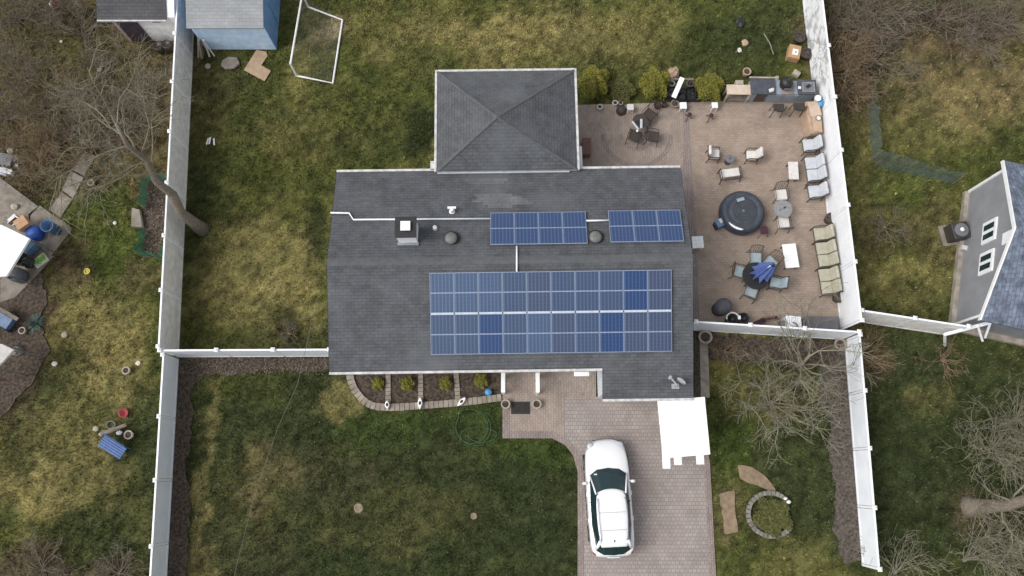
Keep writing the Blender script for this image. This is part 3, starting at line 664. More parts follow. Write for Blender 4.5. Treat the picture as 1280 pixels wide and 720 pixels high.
B().box((0,0,.01),(.80,.52,.02)).build('mat_border', M['black'], dm, bevel=.005); B().box((0,0,.018),(.66,.38,.02)).build('mat_pile', mat('mat_pile',(.04,.033,.03),.95,(.02,.018,.016),scale=20), dm)

def rpot(name, label, px, py, r, h, m, soil='soil', plant=None, z=0, cat='pot', group=None, soilr=.8):
    p = P(px, py, h); t = thing(name, label, cat, (p.x,p.y,z), random.uniform(0,6), group)
    B().lathe([(r*.72,0),(r*.95,h*.75),(r,h*.8),(r,h),(r*.72,h),(r*.66,h-.06),(.0001,h-.07)],24).build('pot_body', M[m], t, smooth=False, bevel=.008)
    B().lathe([(r*.66,h-.05),(.0001,h-.03)],16).build('soil_fill', M[soil], t)
    return t
rpot('flower_pot','round pale flower pot at the bed side of the doormat',632,505,.20,.32,'pot', group='round pots at the front door')
rpot('flower_pot','round pale flower pot on the garage side of the doormat',671,505,.20,.32,'pot', group='round pots at the front door')
rpot('flower_pot','pale ring pot against the patio cross fence beside the house',882,421,.30,.28,'pot')
rpot('flower_pot','pale round pot in the corner of the two right fences',1051,430,.26,.30,'concrete_light')
rpot('flower_pot','small brown ring pot with dark hole alone on the left neighbour lawn',113,228,.15,.22,'pot')
rpot('flower_pot','pale ring pot just left of the cross fence end post',157,463,.17,.25,'pot')
rpot('flower_pot','small pale ring pot beside the spiky agave',27,413,.16,.22,'pot')
rpot('flower_pot','round pale pot by the blue bench with a brown centre',160,543.5,.19,.28,'pot')
rpot('flower_pot','small dark pot by the left edge clutter',6,206,.14,.2,'pot')
rpot('yellow_disc','round flat yellow lid on the brown patch of the left lawn',108.5,339,.14,.05,'yellow', soil='yellow', cat='lid')
for lab,px,py,r,m in (('dark woven planter on the patio between grey and beige sofas',1039,272,.24,'bronze'),('dark round planter at the lower end of the beige sofas',1050,371,.25,'dark')):
    rpot('planter',lab,px,py,r,.45,m,cat='planter')

# flower bed border of blocks
def ribbon(pts, w):
    out = []; n = len(pts)
    for i in range(n):
        a = Vector(pts[max(0,i-1)]); c = Vector(pts[min(n-1,i+1)]); t = (c-a).normalized(); nn = Vector((-t.y,t.x))
        out.append((Vector(pts[i])+nn*w/2, Vector(pts[i])-nn*w/2))
    return [o[0] for o in out]+[o[1] for o in out][::-1]
def ribbon_blocks(pts, w, h, n, gap=.015, jit=.01, z0=-.03):
    """row of separate blocks along a polyline"""
    pts = [Vector(p) for p in pts]; L = [0]
    for i in range(len(pts)-1): L.append(L[-1]+(pts[i+1]-pts[i]).length)
    def at(s):
        for i in range(len(pts)-1):
            if s <= L[i+1] or i == len(pts)-2:
                t = (s-L[i])/(L[i+1]-L[i]); return pts[i].lerp(pts[i+1], t), (pts[i+1]-pts[i]).normalized()
    bb = B(); q = random.Random(n)
    for k in range(n):
        p, t = at(L[-1]*(k+.5)/n); bb.box((p.x,p.y,z0+h/2+q.uniform(-jit,jit)), (L[-1]/n-gap, w*q.uniform(.95,1.05), h), rz=atan2(t.y,t.x)+q.uniform(-.02,.02))
    return bb
def c2(l): return [P(a, b)[:2] for a, b in l]
fb = sheet('mulch_bed', [(438,462),(442,482),(454,500),(468,508),(484,511),(530,508),(580,504),(628,498),(628,462)], M['soil'], .03)
edge = thing('garden_edging', 'pale paver border curving round the front flower bed, with cross bands', 'garden edging', (0,0,0))
def chk(l, n=2):
    for _ in range(n):
        q = [l[0]]
        for i in range(len(l)-1):
            a, b = l[i], l[i+1]; q += [(a[0]*.75+b[0]*.25, a[1]*.75+b[1]*.25), (a[0]*.25+b[0]*.75, a[1]*.25+b[1]*.75)]
        l = q+[l[-1]]
    return l
EM = mat('edging_paver', (.33,.285,.235), .9, (.22,.185,.15), scale=3, bump=.3, detail=10)
ribbon_blocks(c2(chk([(437.5,463),(439,478),(448,494),(462,507),(484,510),(530,507),(580,503),(627,497)])), .30, .15, 36).build('border', EM, edge, bevel=.01)
for x in (485.5,526,570): ribbon_blocks(c2([(x,464),(x+(3 if x>560 else 0),505)]), .22, .12, 8).build('cross_band', EM, edge, bevel=.01)
def ring_band(cx, cy, r, a0, a1, z, w=.22, m='paver_border'):
    c = P(cx, cy); pts = [(c.x+r*cos(R(a)), c.y+r*sin(R(a))) for a in range(a0, a1+1, 6)]
    struct(ribbon_blocks(pts, w, .05, int(r*(a1-a0)*pi/180/.14), .012, .001, z-.05).build('paver_ring', M[m]))
ring_band(796,168,1.55,180,360,.036); ring_band(796,168,.75,180,360,.036,.18); ring_band(806,735,1.7,10,170,.036,.2,'paver_drive')
# leaf clumps
def leafball(r, n, seed, zs=1.0, size=.05):
    g = np.random.default_rng(seed); b = B(); vs = []; fs = []
    for i in range(n):
        d = g.normal(size=3); d /= np.linalg.norm(d); d[2] = abs(d[2]) if g.random() < .8 else d[2]
        lump = 1 + .22*sin(5*atan2(d[1],d[0])+seed) * (1-abs(d[2])) + .12*sin(9*d[0]+4*d[1]+seed)
        rr = r*lump*(g.uniform(.45,1)**.5); p = d*rr; p[2] = p[2]*zs + r*zs*.75
        a = Vector(g.normal(size=3)).normalized(); c = Vector((d[0],d[1],d[2]+.4)).normalized(); c = (c + a*.5).normalized()
        h_ = Vector(g.normal(size=3)); h_.z *= .5; c = (c*.5 + h_).normalized(); s = c.cross(Vector((0,0,1))+a*.4).normalized()*size*g.uniform(.4,.7); l = c*size*g.uniform(.9,2.0); p = Vector(p); k = len(vs)
        vs += [p-s, p+s, p+l]; fs += [(k,k+1,k+2)]
    b.add(vs, fs); return b
def shrub(label, px, py, r, n, m, seed, zs=1., cat='shrub', group=None, name='shrub', size=.05):
    p = P(px, py, r*zs); t = thing(name, label, cat, (p.x,p.y,0), 0, group)
    leafball(r, n, seed, zs, size).build('foliage', M[m], t)
    bb = B()
    for k in range(6):
        a = k*pi/3+seed; bb.tube([(0,0,0),(.25*r*cos(a),.25*r*sin(a),r*zs*.6),(.6*r*cos(a),.6*r*sin(a),r*zs*1.1)],[.03,.02,.008],5)
    bb.build('stem', M['bark'], t); return t
for k,(px,py,s) in enumerate(((472,480,.25),(509,479.5,.30),(556.5,479,.27),(601.5,476,.29))):
    shrub(['small yellow-green shrub in the curved left end of the flower bed','small yellow-green shrub between the first and second cross bands','small yellow-green shrub between the second and third cross bands','small yellow-green shrub beside the blue ball in the flower bed'][k], px, py, s, 700, 'leaf', k, .9, group='yellow-green shrubs in the front flower bed', size=.045)
shrub('rounded evergreen shrub touching the corner of the rear wing', 742,101,.66,6500,'leaf',11,1.15,group='evergreen shrubs behind the patio')
shrub('rounded evergreen shrub in the middle of the row behind the patio', 818.5,103,.64,6500,'leaf',12,1.1,group='evergreen shrubs behind the patio')
shrub('rounded evergreen shrub beside the wooden potting bench', 887,108,.60,6500,'leaf',13,1.1,group='evergreen shrubs behind the patio')
shrub('low straggly olive bush between two rounded evergreens', 777,112,.62,1500,'leaf2',14,.5,group=None)
shrub('low olive bush growing over the left fence corner post', 212,442,.28,500,'leaf2',15,1.6)
shrub('olive low shrub inside the ring of stones', 967,646,.74,5200,'leaf2',16,.22)
for k,(px,py,rz) in enumerate(((484,506,.1),(525,504,0),(577,502,-.75))):
    p = P(px,py,.25); t = thing('planter', ['small white boat-shaped planter on the border at the first cross band','small white boat-shaped planter on the border at the second cross band','white boat-shaped planter tilted on the border at the third cross band'][k],'planter',(p.x,p.y,.12),rz,'white planters on the flower bed border')
    s = (.17,.24,.24)[k]
    B().prism([(0,-s*1.15),(.07,-s*.5),(.10,0),(.07,s*.6),(0,s*1.05),(-.07,s*.6),(-.10,0),(-.07,-s*.5)],0,.2).build('planter_body', M['brightwhite'], t, bevel=.03)
    B().lathe([(.055,.2),(.05,.215),(.0001,.22)],12,sy=1.5).build('soil_fill', M['soil'], t)
t = thing('ball_ornament','bright blue ball ornament beside the right end of the flower bed','ornament',P(610.5,490.5,.1))
B().blob((0,0,.14),.15,16,10,0).build('ball', M['skyblue'], t, smooth=True); B().lathe([(.1,0),(.06,.05)],12).build('stand', M['dark'], t)
# hose on the lawn
pts = []
for cx, cy, rx, ry, a0, a1 in ((590,534,21,21,-80,230),(588,535,26,24,230,420),(597,545,22,12,60,330),(603,543,18,10,-30,200)):
    for k in range(18):
        a = R(a0+(a1-a0)*k/17); pts.append((cx+rx*cos(a), cy+ry*sin(a)))
w = [P(a,b,.05) for a,b in pts]; w = [w[0]]+[(w[i-1]+w[i]+w[i+1])/3 for i in range(1,len(w)-1)]+[w[-1]]
tag(B().tube(w,.015,6).build('garden_hose', M['hose'], smooth=True),'green garden hose coiled in loops on the front lawn','hose')
for nm,lab,px,py,r,h in (('tree_stump','pale cut stump in the middle of the dark front lawn',448.5,635,.19,.08),('tree_stump','smaller pale stump in the front lawn nearer the driveway',592.5,645,.13,.06)):
    p=P(px,py); tag(B().lathe([(r*1.2,-.03),(r,h*.8),(r*.93,h),(.0001,h-.01)],11,(0,0,0)).build(nm, M['concrete_light'] if 0 else mat('stump_wood',(.27,.22,.14),.9,(.16,.125,.075),scale=9), loc=p), lab,'stump')
# ------------------------------------------------------------------ car
cr = thing('parked_car', 'white estate car parked on the paver driveway, nose to the house', 'car', (3.92,-.90,.03), .048)
def loft(sections, cap=True):
    b = B(); n = len(sections[0]); vs = [p for s in sections for p in s]; fs = []
    for i in range(len(sections)-1):
        for k in range(n-1): fs.append((i*n+k, i*n+k+1, (i+1)*n+k+1, (i+1)*n+k))
    if cap: fs.append(tuple(range(n))); fs.append(tuple((len(sections)-1)*n+k for k in range(n))[::-1])
    return b.add(vs, fs)
def sec(y, w, zb, zs, zt):   # lower body section from left sill over the top to right sill
    pts = [(-w*.93,zb),(-w,zb+.12),(-w*1.0,zs-.22),(-w*.985,zs-.05),(-w*.90,zs+.02),(-w*.62,zt-.01),(-w*.3,zt),(0,zt+.005)]
    return [(x, y, z) for x, z in pts] + [(-x, y, z) for x, z in pts[::-1][1:]]
body = loft([sec(2.31,.40,.34,.52,.58),sec(2.27,.55,.28,.60,.70),sec(2.12,.75,.22,.70,.82),sec(1.85,.88,.20,.82,.92),sec(1.45,.94,.20,.90,1.00),sec(.95,.95,.20,.96,1.06),
  sec(.3,.955,.20,.98,1.08),sec(-.6,.955,.20,1.00,1.08),sec(-1.4,.95,.20,1.02,1.08),sec(-1.85,.93,.22,1.02,1.08),sec(-2.1,.86,.26,.98,1.04),sec(-2.25,.74,.30,.85,.92),sec(-2.31,.60,.34,.66,.72)])
body = body.build('body', M['carwhite'], cr, smooth=True, sub=2)
# glasshouse: outline at belt and at roof
def ring(z, yf, yr, wf, wr, wm, bow):
    pts = [(-wf,yf-.12),(-wf*.6,yf+bow*.6),(0,yf+bow),(wf*.6,yf+bow*.6),(wf,yf-.12),(wm,(yf+yr)/2+.3),(wm,(yf+yr)/2-.5),(wr,yr+.12),(wr*.6,yr-.05),(0,yr-.08),(-wr*.6,yr-.05),(-wr,yr+.12),(-wm,(yf+yr)/2-.5),(-wm,(yf+yr)/2+.3)]
    return [(x,y,z) for x,y in pts]
lo = ring(1.03, 1.02, -2.13, .80, .72, .84, .16); hi = ring(1.50, .22, -1.70, .62, .56, .66, .10)
gl = B(); n = len(lo); gl.add(lo+hi, [(i,(i+1)%n,n+(i+1)%n,n+i) for i in range(n)])
gl.build('windows', M['glass'], cr, smooth=False)
def roofgrid(rows, th=.0):
    return loft(rows, False)
rr = []
for y, w, z in ((.30,.60,1.49),(.15,.635,1.525),(-.3,.655,1.56),(-.8,.655,1.565),(-1.25,.63,1.55),(-1.62,.60,1.52),(-1.86,.56,1.475)):
    rr.append([(-w,y-(0 if y<0 else .10),z-.055),(-w*.94,y-(0 if y<0 else .07),z-.01),(-w*.5,y+(.04 if y>.1 else 0),z+.015),(0,y+(.06 if y>.1 else 0),z+.02),(w*.5,y+(.04 if y>.1 else 0),z+.015),(w*.94,y-(0 if y<0 else .07),z-.01),(w,y-(0 if y<0 else .10),z-.055)])
rp = roofgrid(rr).build('roof', M['carwhite'], cr, smooth=True, sub=1)
sld = rp.modifiers.new('th','SOLIDIFY'); sld.thickness = .03
seam = mat('seam_grey',(.30,.31,.32),.5)
for y in (-.55,-1.22): B().box((0,y,1.588),(1.16,.014,.006)).build('roof_seam', seam, cr)
for s in (-1,1):
    B().tube([(s*.57,.0,1.55),(s*.585,-.1,1.61),(s*.59,-.8,1.625),(s*.55,-1.5,1.595),(s*.53,-1.62,1.54)],.02,6).build('roof_rail', M['steel'], cr, smooth=True)
    B().tube([(s*.80,.92,1.05),(s*.70,.50,1.32),(s*.625,.16,1.50)],.035,6).build('pillar', M['carwhite'], cr, smooth=True)
    B().tube([(s*.74,-1.93,1.05),(s*.66,-1.80,1.3),(s*.575,-1.62,1.5)],.075,6).build('pillar', M['carwhite'], cr, smooth=True)
    B().tube([(s*.845,-.15,1.05),(s*.665,-.25,1.5)],.022,6).build('pillar', M['black'], cr)
    B().box((s*.92,.62,1.04),(.12,.06,.05)).build('mirror_arm', M['carwhite'], cr)
    B().blob((s*1.03,.60,1.06),(.12,.07,.085),10,8,0).build('mirror', M['carwhite'], cr, smooth=True)
    B().blob((s*.63,2.05,.735),(.17,.16,.07),12,8,0).build('headlight', M['clearlamp'], cr, smooth=True)
    B().blob((s*.76,-2.10,.86),(.10,.09,.08),12,8,0).build('taillight', M['redlamp'], cr, smooth=True)
    for y in (1.42,-1.38):
        Mw = Matrix.Translation((s*.86,y,.33)) @ Matrix.Rotation(R(90),4,'Y')
        wh = B().lathe([(.20,-.11),(.31,-.11),(.335,-.08),(.335,.08),(.31,.11),(.20,.11)],28,M=Mw).build('wheel', M['rubber'], cr, smooth=True)
        B().lathe([(.0001,-.118),(.21,-.115),(.21,.115),(.0001,.118)],28,M=Mw).build('rim', M['steel'], wh)
    for y in (.15,-.85): B().box((s*.955,y,.90),(.03,.18,.03)).build('door_handle', M['carwhite'], cr, bevel=.008)
    for y in (.78,-.28,-1.2): B().box((s*.952,y,.62),(.012,.012,.62)).build('door_seam', seam, cr)
B().box((0,2.27,.52),(.9,.06,.13)).build('grille', M['black'], cr, bevel=.01)
B().box((0,2.285,.34),(1.0,.05,.09)).build('lower_intake', M['black'], cr, bevel=.01)
B().tube([(-.62,2.20,.70),(-.3,2.31,.69),(0,2.335,.69),(.3,2.31,.69),(.62,2.20,.70)],.018,6).build('bonnet_seam', M['grey'], cr)
B().tube([(-.83,1.9,.78),(-.66,2.14,.72),(-.35,2.27,.66),(0,2.30,.65),(.35,2.27,.66),(.66,2.14,.72),(.83,1.9,.78)],[.02,.05,.05,.03,.05,.05,.02],6).build('bumper_trim', mat('bumper_grey',(.40,.42,.45),.4), cr, smooth=True)
B().tube([(-.80,-2.05,.80),(-.6,-2.22,.74),(0,-2.32,.72),(.6,-2.22,.74),(.80,-2.05,.80)],.06,6).build('rear_bumper', mat('rear_bumper_grey',(.40,.42,.45),.4), cr, smooth=True)
B().box((0,-2.30,.86),(.5,.03,.13)).build('number_plate', M['white'], cr)

B().tube([(-.91,1.0,.22),(-.925,0,.22),(-.91,-1.0,.22)],.04,6).build('sill_trim', M['black'], cr); B().tube([(.91,1.0,.22),(.925,0,.22),(.91,-1.0,.22)],.04,6).build('sill_trim', M['black'], cr)
B().add([(0,-1.58,1.57),(.03,-1.62,1.57),(0,-1.70,1.64),(-.03,-1.62,1.57)],[(0,1,2),(0,2,3),(1,3,2),(0,3,1)]).build('roof_antenna', M['black'], cr)
for s in (-1,1): B().tube([(s*.1-.2,1.10,1.08),(s*.1+.25,.86,1.17)],.012,5).build('wiper', M['black'], cr)
B().box((-.55,.93,1.125),(.13,.06,.004),rx=-.5).build('windscreen_sticker', M['white'], cr)

for o_ in children(cr):
    for ob in [o_]+children(o_):
        for v_ in ob.data.vertices: v_.co.x *= .94
# ------------------------------------------------------------------ patio furniture (local +y = the way it faces)
def face(px0, py0, px1, py1):
    d = P(px1,py1)-P(px0,py0); return atan2(-d.x, d.y)
def seatset(label, px, py, rz, n, cm, w=.58, dp=.62, fm='bronze', cat='patio chair', group=None, name='patio_armchair', arms=True, hb=.9, sh=.42):
    p = P(px, py, sh); t = thing(name, label, cat, (p.x,p.y,.03), rz, group)
    Wt = w*n
    for k in range(n):
        x = -Wt/2+w*(k+.5)
        B().box((x,.02,sh),(w-.03,dp-.04,.12)).build('seat_cushion', M[cm], t, bevel=.035, seg=3)
        if hb: B().box((x,-dp/2-.05,sh+.28),(w-.03,.13,.50),rx=R(14)).build('backrest_cushion' if n>1 or name!='patio_armchair' else 'backrest', M[cm], t, bevel=.04, seg=3)
    f = B()
    for s in (-1,1):
        x = s*(Wt/2+.02)
        f.tube([(x,dp/2,0),(x,dp/2,sh+.18),(x,dp/2-.1,sh+.22),(x,-dp/2-.02,sh+.22),(x*.99,-dp/2-.16,hb if hb else sh+.22)] if arms else [(x,dp/2,0),(x,dp/2,sh-.05),(x,-dp/2,sh-.05)],.022,6)
        f.tube([(x,-dp/2-.02,sh+.22),(x,-dp/2-.10,0)],.022,6)
        f.tube([(x,dp/2,sh-.07),(x,-dp/2-.05,sh-.07)],.018,6)
    if hb: f.tube([(-Wt/2-.02,-dp/2-.16,hb),(Wt/2+.02,-dp/2-.16,hb)],.022,6)
    f.tube([(-Wt/2,dp/2,sh-.07),(Wt/2,dp/2,sh-.07)],.02,6); f.tube([(-Wt/2,-dp/2-.05,sh-.07),(Wt/2,-dp/2-.05,sh-.07)],.02,6)
    f.build('frame', M[fm], t)
    return t
def sling(label, px, py, rz, cm, group=None, fm='bronze', w=.50, dp=.48):
    """open metal patio chair, loose seat cushion, open slatted back"""
    p = P(px, py, .45); t = thing('patio_chair', label, 'patio chair', (p.x,p.y,.03), rz, group)
    B().box((0,.03,.45),(w,dp,.08)).build('seat_cushion', M[cm], t, bevel=.025, seg=3)
    f = B()
    for s in (-1,1):
        x = s*(w/2+.03)
        f.tube([(x,dp/2+.02,0),(x,dp/2,.40),(x,dp/2-.02,.62),(x*1.05,0,.66),(x,-dp/2-.06,.64)],.016,6)
        f.tube([(x,-dp/2-.12,0),(x,-dp/2+.0,.40),(x*.95,-dp/2-.14,.88)],.016,6)
    f.tube([(-w/2-.03,-dp/2-.14,.88),(-w/4,-dp/2-.19,.92),(w/4,-dp/2-.19,.92),(w/2+.03,-dp/2-.14,.88)],.018,6)
    f.tube([(-w/2-.03,dp/2,.40),(w/2+.03,dp/2,.40)],.014,6); f.tube([(-w/2-.03,-dp/2,.40),(w/2+.03,-dp/2,.40)],.014,6)
    f.build('frame', M[fm], t)
    b = B()
    for k in range(5):
        x = -w/2+w*(k+.5)/5; b.tube([(x,-dp/2-.01,.44),(x,-dp/2-.15,.90)],.011,5)
    b.build('backrest_slats', M[fm], t); return t
def rtable(label, px, py, w, l, h, m, rz=0, tiles=None, name='coffee_table', lm='bronze', cat='table'):
    p = P(px, py, h); t = thing(name, label, cat, (p.x,p.y,.03), rz)
    B().box((0,0,h),(w,l,.045)).build('tabletop', M[m], t, bevel=.012)
    for sx in (-1,1):
        for sy in (-1,1): B().box((sx*(w/2-.06),sy*(l/2-.06),h/2-.02),(.045,.045,h-.04)).build('leg', M[lm], t)
    if tiles:
        b = B()
        for k in range(1,tiles[0]): b.box((-w/2+w*k/tiles[0],0,h+.024),(.008,l-.03,.004))
        for k in range(1,tiles[1]): b.box((0,-l/2+l*k/tiles[1],h+.0245),(w-.03,.008,.004))
        b.build('groove', M['trim'], t)
    return t
G1 = 'white-cushioned chairs of the upper patio corner'
seatset('white-cushioned armchair facing right beside the small grey side table', 893,193, R(-92), 1,'cushion_white',.46,.42,hb=.80,group=G1)
seatset('white-cushioned armchair facing left with a dark rounded back', 939,194.5, R(88), 1,'cushion_white',.46,.44,hb=.80,group=G1)
seatset('white-cushioned bench seat with dark frame below the two armchairs', 912.5,217, R(8), 1,'cushion_white',.86,.42,hb=0,name='patio_bench',cat='bench',arms=True)
t = thing('side_table','small round grey side table between the white armchairs','table',tuple(P(912,199,.4)[:2])+(.03,))
B().lathe([(.20,.40),(.2,.43),(.0001,.432)],20).build('tabletop',M['grey'],t); B().tube([(0,0,0),(0,0,.4)],.03,8).lathe([(.15,0),(.14,.02),(.03,.03)],16).build('pedestal',M['bronze'],t)
B().lathe([(.03,.43),(.03,.47),(.0001,.475)],10).build('lid',M['dark'],t)
G2='light grey cushioned lounge seats along the white fence'
seatset('light grey lounge chair nearest the beige bar counter', 1011,182, R(94), 1,'cushion_grey',.60,.52,fm='dark',group=G2,name='lounge_chair',cat='lounge chair')
seatset('light grey two-seat sofa between two single lounge chairs', 1015,212, R(94), 2,'cushion_grey',.58,.52,fm='dark',group=G2,name='loveseat',cat='sofa')
seatset('light grey lounge chair nearest the round grey table', 1018,240, R(95), 1,'cushion_grey',.60,.52,fm='dark',group=G2,name='lounge_chair',cat='lounge chair')
G3='beige cushioned seats at the lower end of the fence'
seatset('beige armchair at the top of the beige row beside the woven planter', 1025,293, R(95), 1,'cushion_beige',.60,.52,fm='dark',group=G3,name='lounge_chair',cat='lounge chair')
seatset('beige two-seat sofa in the middle of the beige row', 1029,318.5, R(95), 2,'cushion_beige',.56,.52,fm='dark',group=G3,name='loveseat',cat='sofa')
seatset('beige two-seat sofa at the lower end of the beige row', 1032.5,352, R(95), 2,'cushion_beige',.57,.52,fm='dark',group=G3,name='loveseat',cat='sofa')
rtable('narrow off-white coffee table in front of the light grey sofas', 991.5,213.5,.44,.84,.42,'cushion_white',R(-1))
rtable('large bright white coffee table in front of the beige sofas', 988,320,.60,1.08,.42,'brightwhite',R(5),tiles=(1,2))
rtable('square white plastic table standing against the house', 872,303,.50,.54,.45,'brightwhite',R(3),tiles=(3,3),name='plastic_table',lm='white')
# round grey table with two chairs
p = P(978.5,261.5,.72); t = thing('round_table','round pale grey patio table with two white-seated chairs','table',(p.x,p.y,.03))
B().lathe([(.39,.70),(.41,.71),(.41,.725),(.0001,.73)],36).build('tabletop',mat('table_grey',(.26,.265,.27),.5,(.20,.205,.21),scale=8),t)
B().tube([(0,0,0),(0,0,.7)],.03,8).build('pedestal',M['bronze'],t)
for k in range(3): B().tube([(0,0,.25),(.3*cos(k*2.1),.3*sin(k*2.1),0)],.018,6).build('leg',M['bronze'],t)
B().tube([(-.18,-.08,.74),(-.05,0,.75)],.012,5).tube([(.02,.03,.75),(.12,.09,.75)],.03,6).build('ashtray_clips',M['dark'],t)
sling('white-seated metal chair above the round pale grey table',976,243,R(185),'cushion_white')
sling('white-seated metal chair below the round pale grey table',979,279,R(5),'cushion_white')
# umbrella table
p = P(945,345,.72); ut = thing('umbrella_table','round dark glass patio table under the folded blue umbrella','table',(p.x,p.y,.03))
B().lathe([(.56,.70),(.58,.705),(.58,.725),(.0001,.73)],40).build('tabletop',mat('tinted_glass',(.018,.024,.032),.5,(.028,.034,.042),scale=5),ut)
B().lathe([(.575,.695),(.60,.70),(.60,.73),(.575,.735)],40).build('rim',M['black'],ut)
for k in range(4): B().tube([(.42*cos(k*1.57+.7),.42*sin(k*1.57+.7),0),(.3*cos(k*1.57+.7),.3*sin(k*1.57+.7),.7)],.02,6).build('leg',M['bronze'],ut)
t = thing('patio_umbrella','folded blue patio umbrella standing in the round dark table','umbrella',(p.x+.10,p.y+.02,.03),0)
B().tube([(0,0,0),(0,0,2.35)],.024,8).build('pole',M['white'],t); B().lathe([(.25,0),(.25,.05),(.05,.09),(.04,.3)],20).build('base',M['dark'],t)
tp = Vector((.16,.06,2.35)); vs=[]; fs=[]; K=9
for lv,(rad,z) in enumerate(((.0,2.5),(.14,2.3),(.28,1.85),(.40,1.35),(.50,1.0))):
    for k in range(K*2):
        a = pi*k/K; r0 = rad*(1 if k%2 else .55); zz = z - (.12 if (lv==4 and k%2) else 0)
        vs.append((.12*(z/2.35)+r0*cos(a), .05+r0*sin(a)*.9, zz))
fs = [(l*2*K+k, l*2*K+(k+1)%(2*K), (l+1)*2*K+(k+1)%(2*K), (l+1)*2*K+k) for l in range(4) for k in range(2*K)]
B().add(vs,fs).build('canopy',mat('umbrella_blue',(.13,.19,.46),.7,(.10,.15,.40),scale=5),t)
cn=bpy.data.objects[[o.name for o in children(t) if o.name.startswith('canopy')][0]].data; cn.materials.append(mat('umbrella_navy',(.012,.02,.07),.7))
for i,pl in enumerate(cn.polygons):
    ang=atan2(pl.center.y-.05,pl.center.x-.08*pl.center.z/2); pl.material_index = int(((ang+pi)/(2*pi)*18+.5))%2
G4='mint-cushioned chairs round the umbrella table'
for lab,px,py in (('mint-seated chair straight above the umbrella table',944,322),('mint-seated chair at the upper right of the umbrella table, half under the blue umbrella',963,328),('mint-seated chair at the left of the umbrella table',924.5,340.5),('mint-seated chair below the umbrella table',938.5,365)):
    sling(lab,px,py,face(px,py,945,346),'cushion_mint',G4)
seatset('pale blue-cushioned high-backed chair at the right of the umbrella table',969,354,face(969,354,945,346)+.1,1,'cushion_mint',.50,.46,hb=.95,name='patio_armchair')
# inflatable spa
p = P(929,264,.65); t = thing('hot_tub','round inflatable hot tub with dark blue-grey cover and pale label','hot tub',(p.x,p.y,.03),.35)
SP=mat('spa_vinyl',(.026,.034,.052),.42,(.038,.048,.07),scale=3)
B().lathe([(.80,0),(.93,.06),(.99,.2),(1.0,.35),(.97,.52),(.88,.63),(.78,.66),(.70,.64)],56).build('tub_wall',SP,t,smooth=True)
cv=B().lathe([(.93,.50),(.90,.645),(.80,.685),(.68,.67),(.64,.64),(.60,.665),(.40,.68),(.0001,.685)],56).build('cover',mat('spa_cover',(.034,.041,.056),.6,(.052,.06,.076),scale=4,bump=.4,bscale=6),t,smooth=True)
for r_ in (.16,.3,.44): B().tube([(r_*cos(R(a)),r_*sin(R(a)),.682) for a in range(0,360,15)],.012,5,closed=True).build('stitching',M['dark'],cv)
B().tube([(.86*cos(R(a)),.86*sin(R(a)),.672) for a in range(198,252,6)],[.012,.035,.05,.055,.055,.055,.05,.04,.012],6).build('air_pillow',M['brightwhite'],t,smooth=True)
B().box((.08,.52,.70),(.34,.15,.01),rz=-.05).build('label',mat('label_pale',(.30,.38,.40),.5,(.22,.28,.30),scale=20),cv)
B().lathe([(.05,.68),(.04,.71),(.0001,.715)],12).build('centre_cap',M['steel'],cv)
p = P(901,278,.45); t = thing('spa_pump','dark blue pump box with pale top at the left of the hot tub','pump',(p.x,p.y,.03),.45)
B().box((0,0,.22),(.42,.36,.44)).build('housing',M['steelblue'],t,bevel=.03); B().box((.08,.06,.45),(.24,.2,.03)).build('top_panel',M['cushion_grey'],t,bevel=.01); B().box((-.22,-.02,.2),(.08,.3,.3)).build('filter',M['black'],t,bevel=.02)
def stool(label,px,py,m,w=.36,h=.45,rz=0):
    p = P(px,py,h); t = thing('stool',label,'stool',(p.x,p.y,.03),rz)
    B().box((0,0,h),(w,w,.06)).build('seat',M[m],t,bevel=.03)
    for sx in (-1,1):
        for sy in (-1,1): B().tube([(sx*w*.4,sy*w*.4,h),(sx*w*.62,sy*w*.62,0)],.014,5).build('leg',M['dark'],t)
    return t
stool('small maroon stool between the hot tub and the white coffee table',954.5,288,'maroon',rz=.15)
for lab,px,py in (('dark wicker bar stool in front of the kamado end of the outdoor counter',973.5,134.5),('dark wicker bar stool beside the tan bar counter',998.5,133.5)):
    p = P(px,py,.7); t = thing('bar_stool',lab,'bar stool',(p.x,p.y,.03),R(0),'dark wicker bar stools')
    B().box((0,0,.68),(.5,.36,.08)).build('seat',M['bronze'],t,bevel=.03)
    vs=[(.27*cos(R(a)),-.06+.2*sin(R(a)),.9) for a in range(180,361,15)]
    B().tube(vs,.03,6).tube([(x,y,.8) for x,y,z in vs],.025,6).build('backrest',M['dark'],t)
    for sx in (-1,1):
        for sy in (-1,1): B().tube([(sx*.2,sy*.14,.66),(sx*.24,sy*.18,0)],.02,5).build('leg',M['dark'],t)
# outdoor kitchen
O = P(980,118,0); kt = thing('outdoor_kitchen','blue-grey outdoor kitchen counter with dark stone top behind two bar stools','kitchen counter',(O.x,O.y,.03),R(-1))
def kl(px,py,z): p = P(px,py,z)-O; return p
a=kl(939,118,.88); c=kl(1020,118,.88); CB=mat('cabinet_bluegrey',(.27,.31,.36),.6,(.22,.26,.31),scale=3)
yf=kl(980,117.5,.9).y; L_=c.x-a.x
B().box(((a.x+c.x)/2,yf+.34,.42),(L_,.66,.84)).build('cabinet',CB,kt,bevel=.01)
for k,(f0,f1) in enumerate(((.10,.27),(.30,.52),(.54,.76))): 
    d_=B().box((a.x+L_*(f0+f1)/2,yf-.0,.42),(L_*(f1-f0),.03,.68)).build('cabinet_door',M['bronze'] if k==0 else CB,kt,bevel=.008)
    B().box((a.x+L_*f1-.06,yf-.03,.5),(.02,.03,.16)).build('handle',M['steel'],d_)
a2=kl(938,107,.92); c2_=kl(969,107,.92)
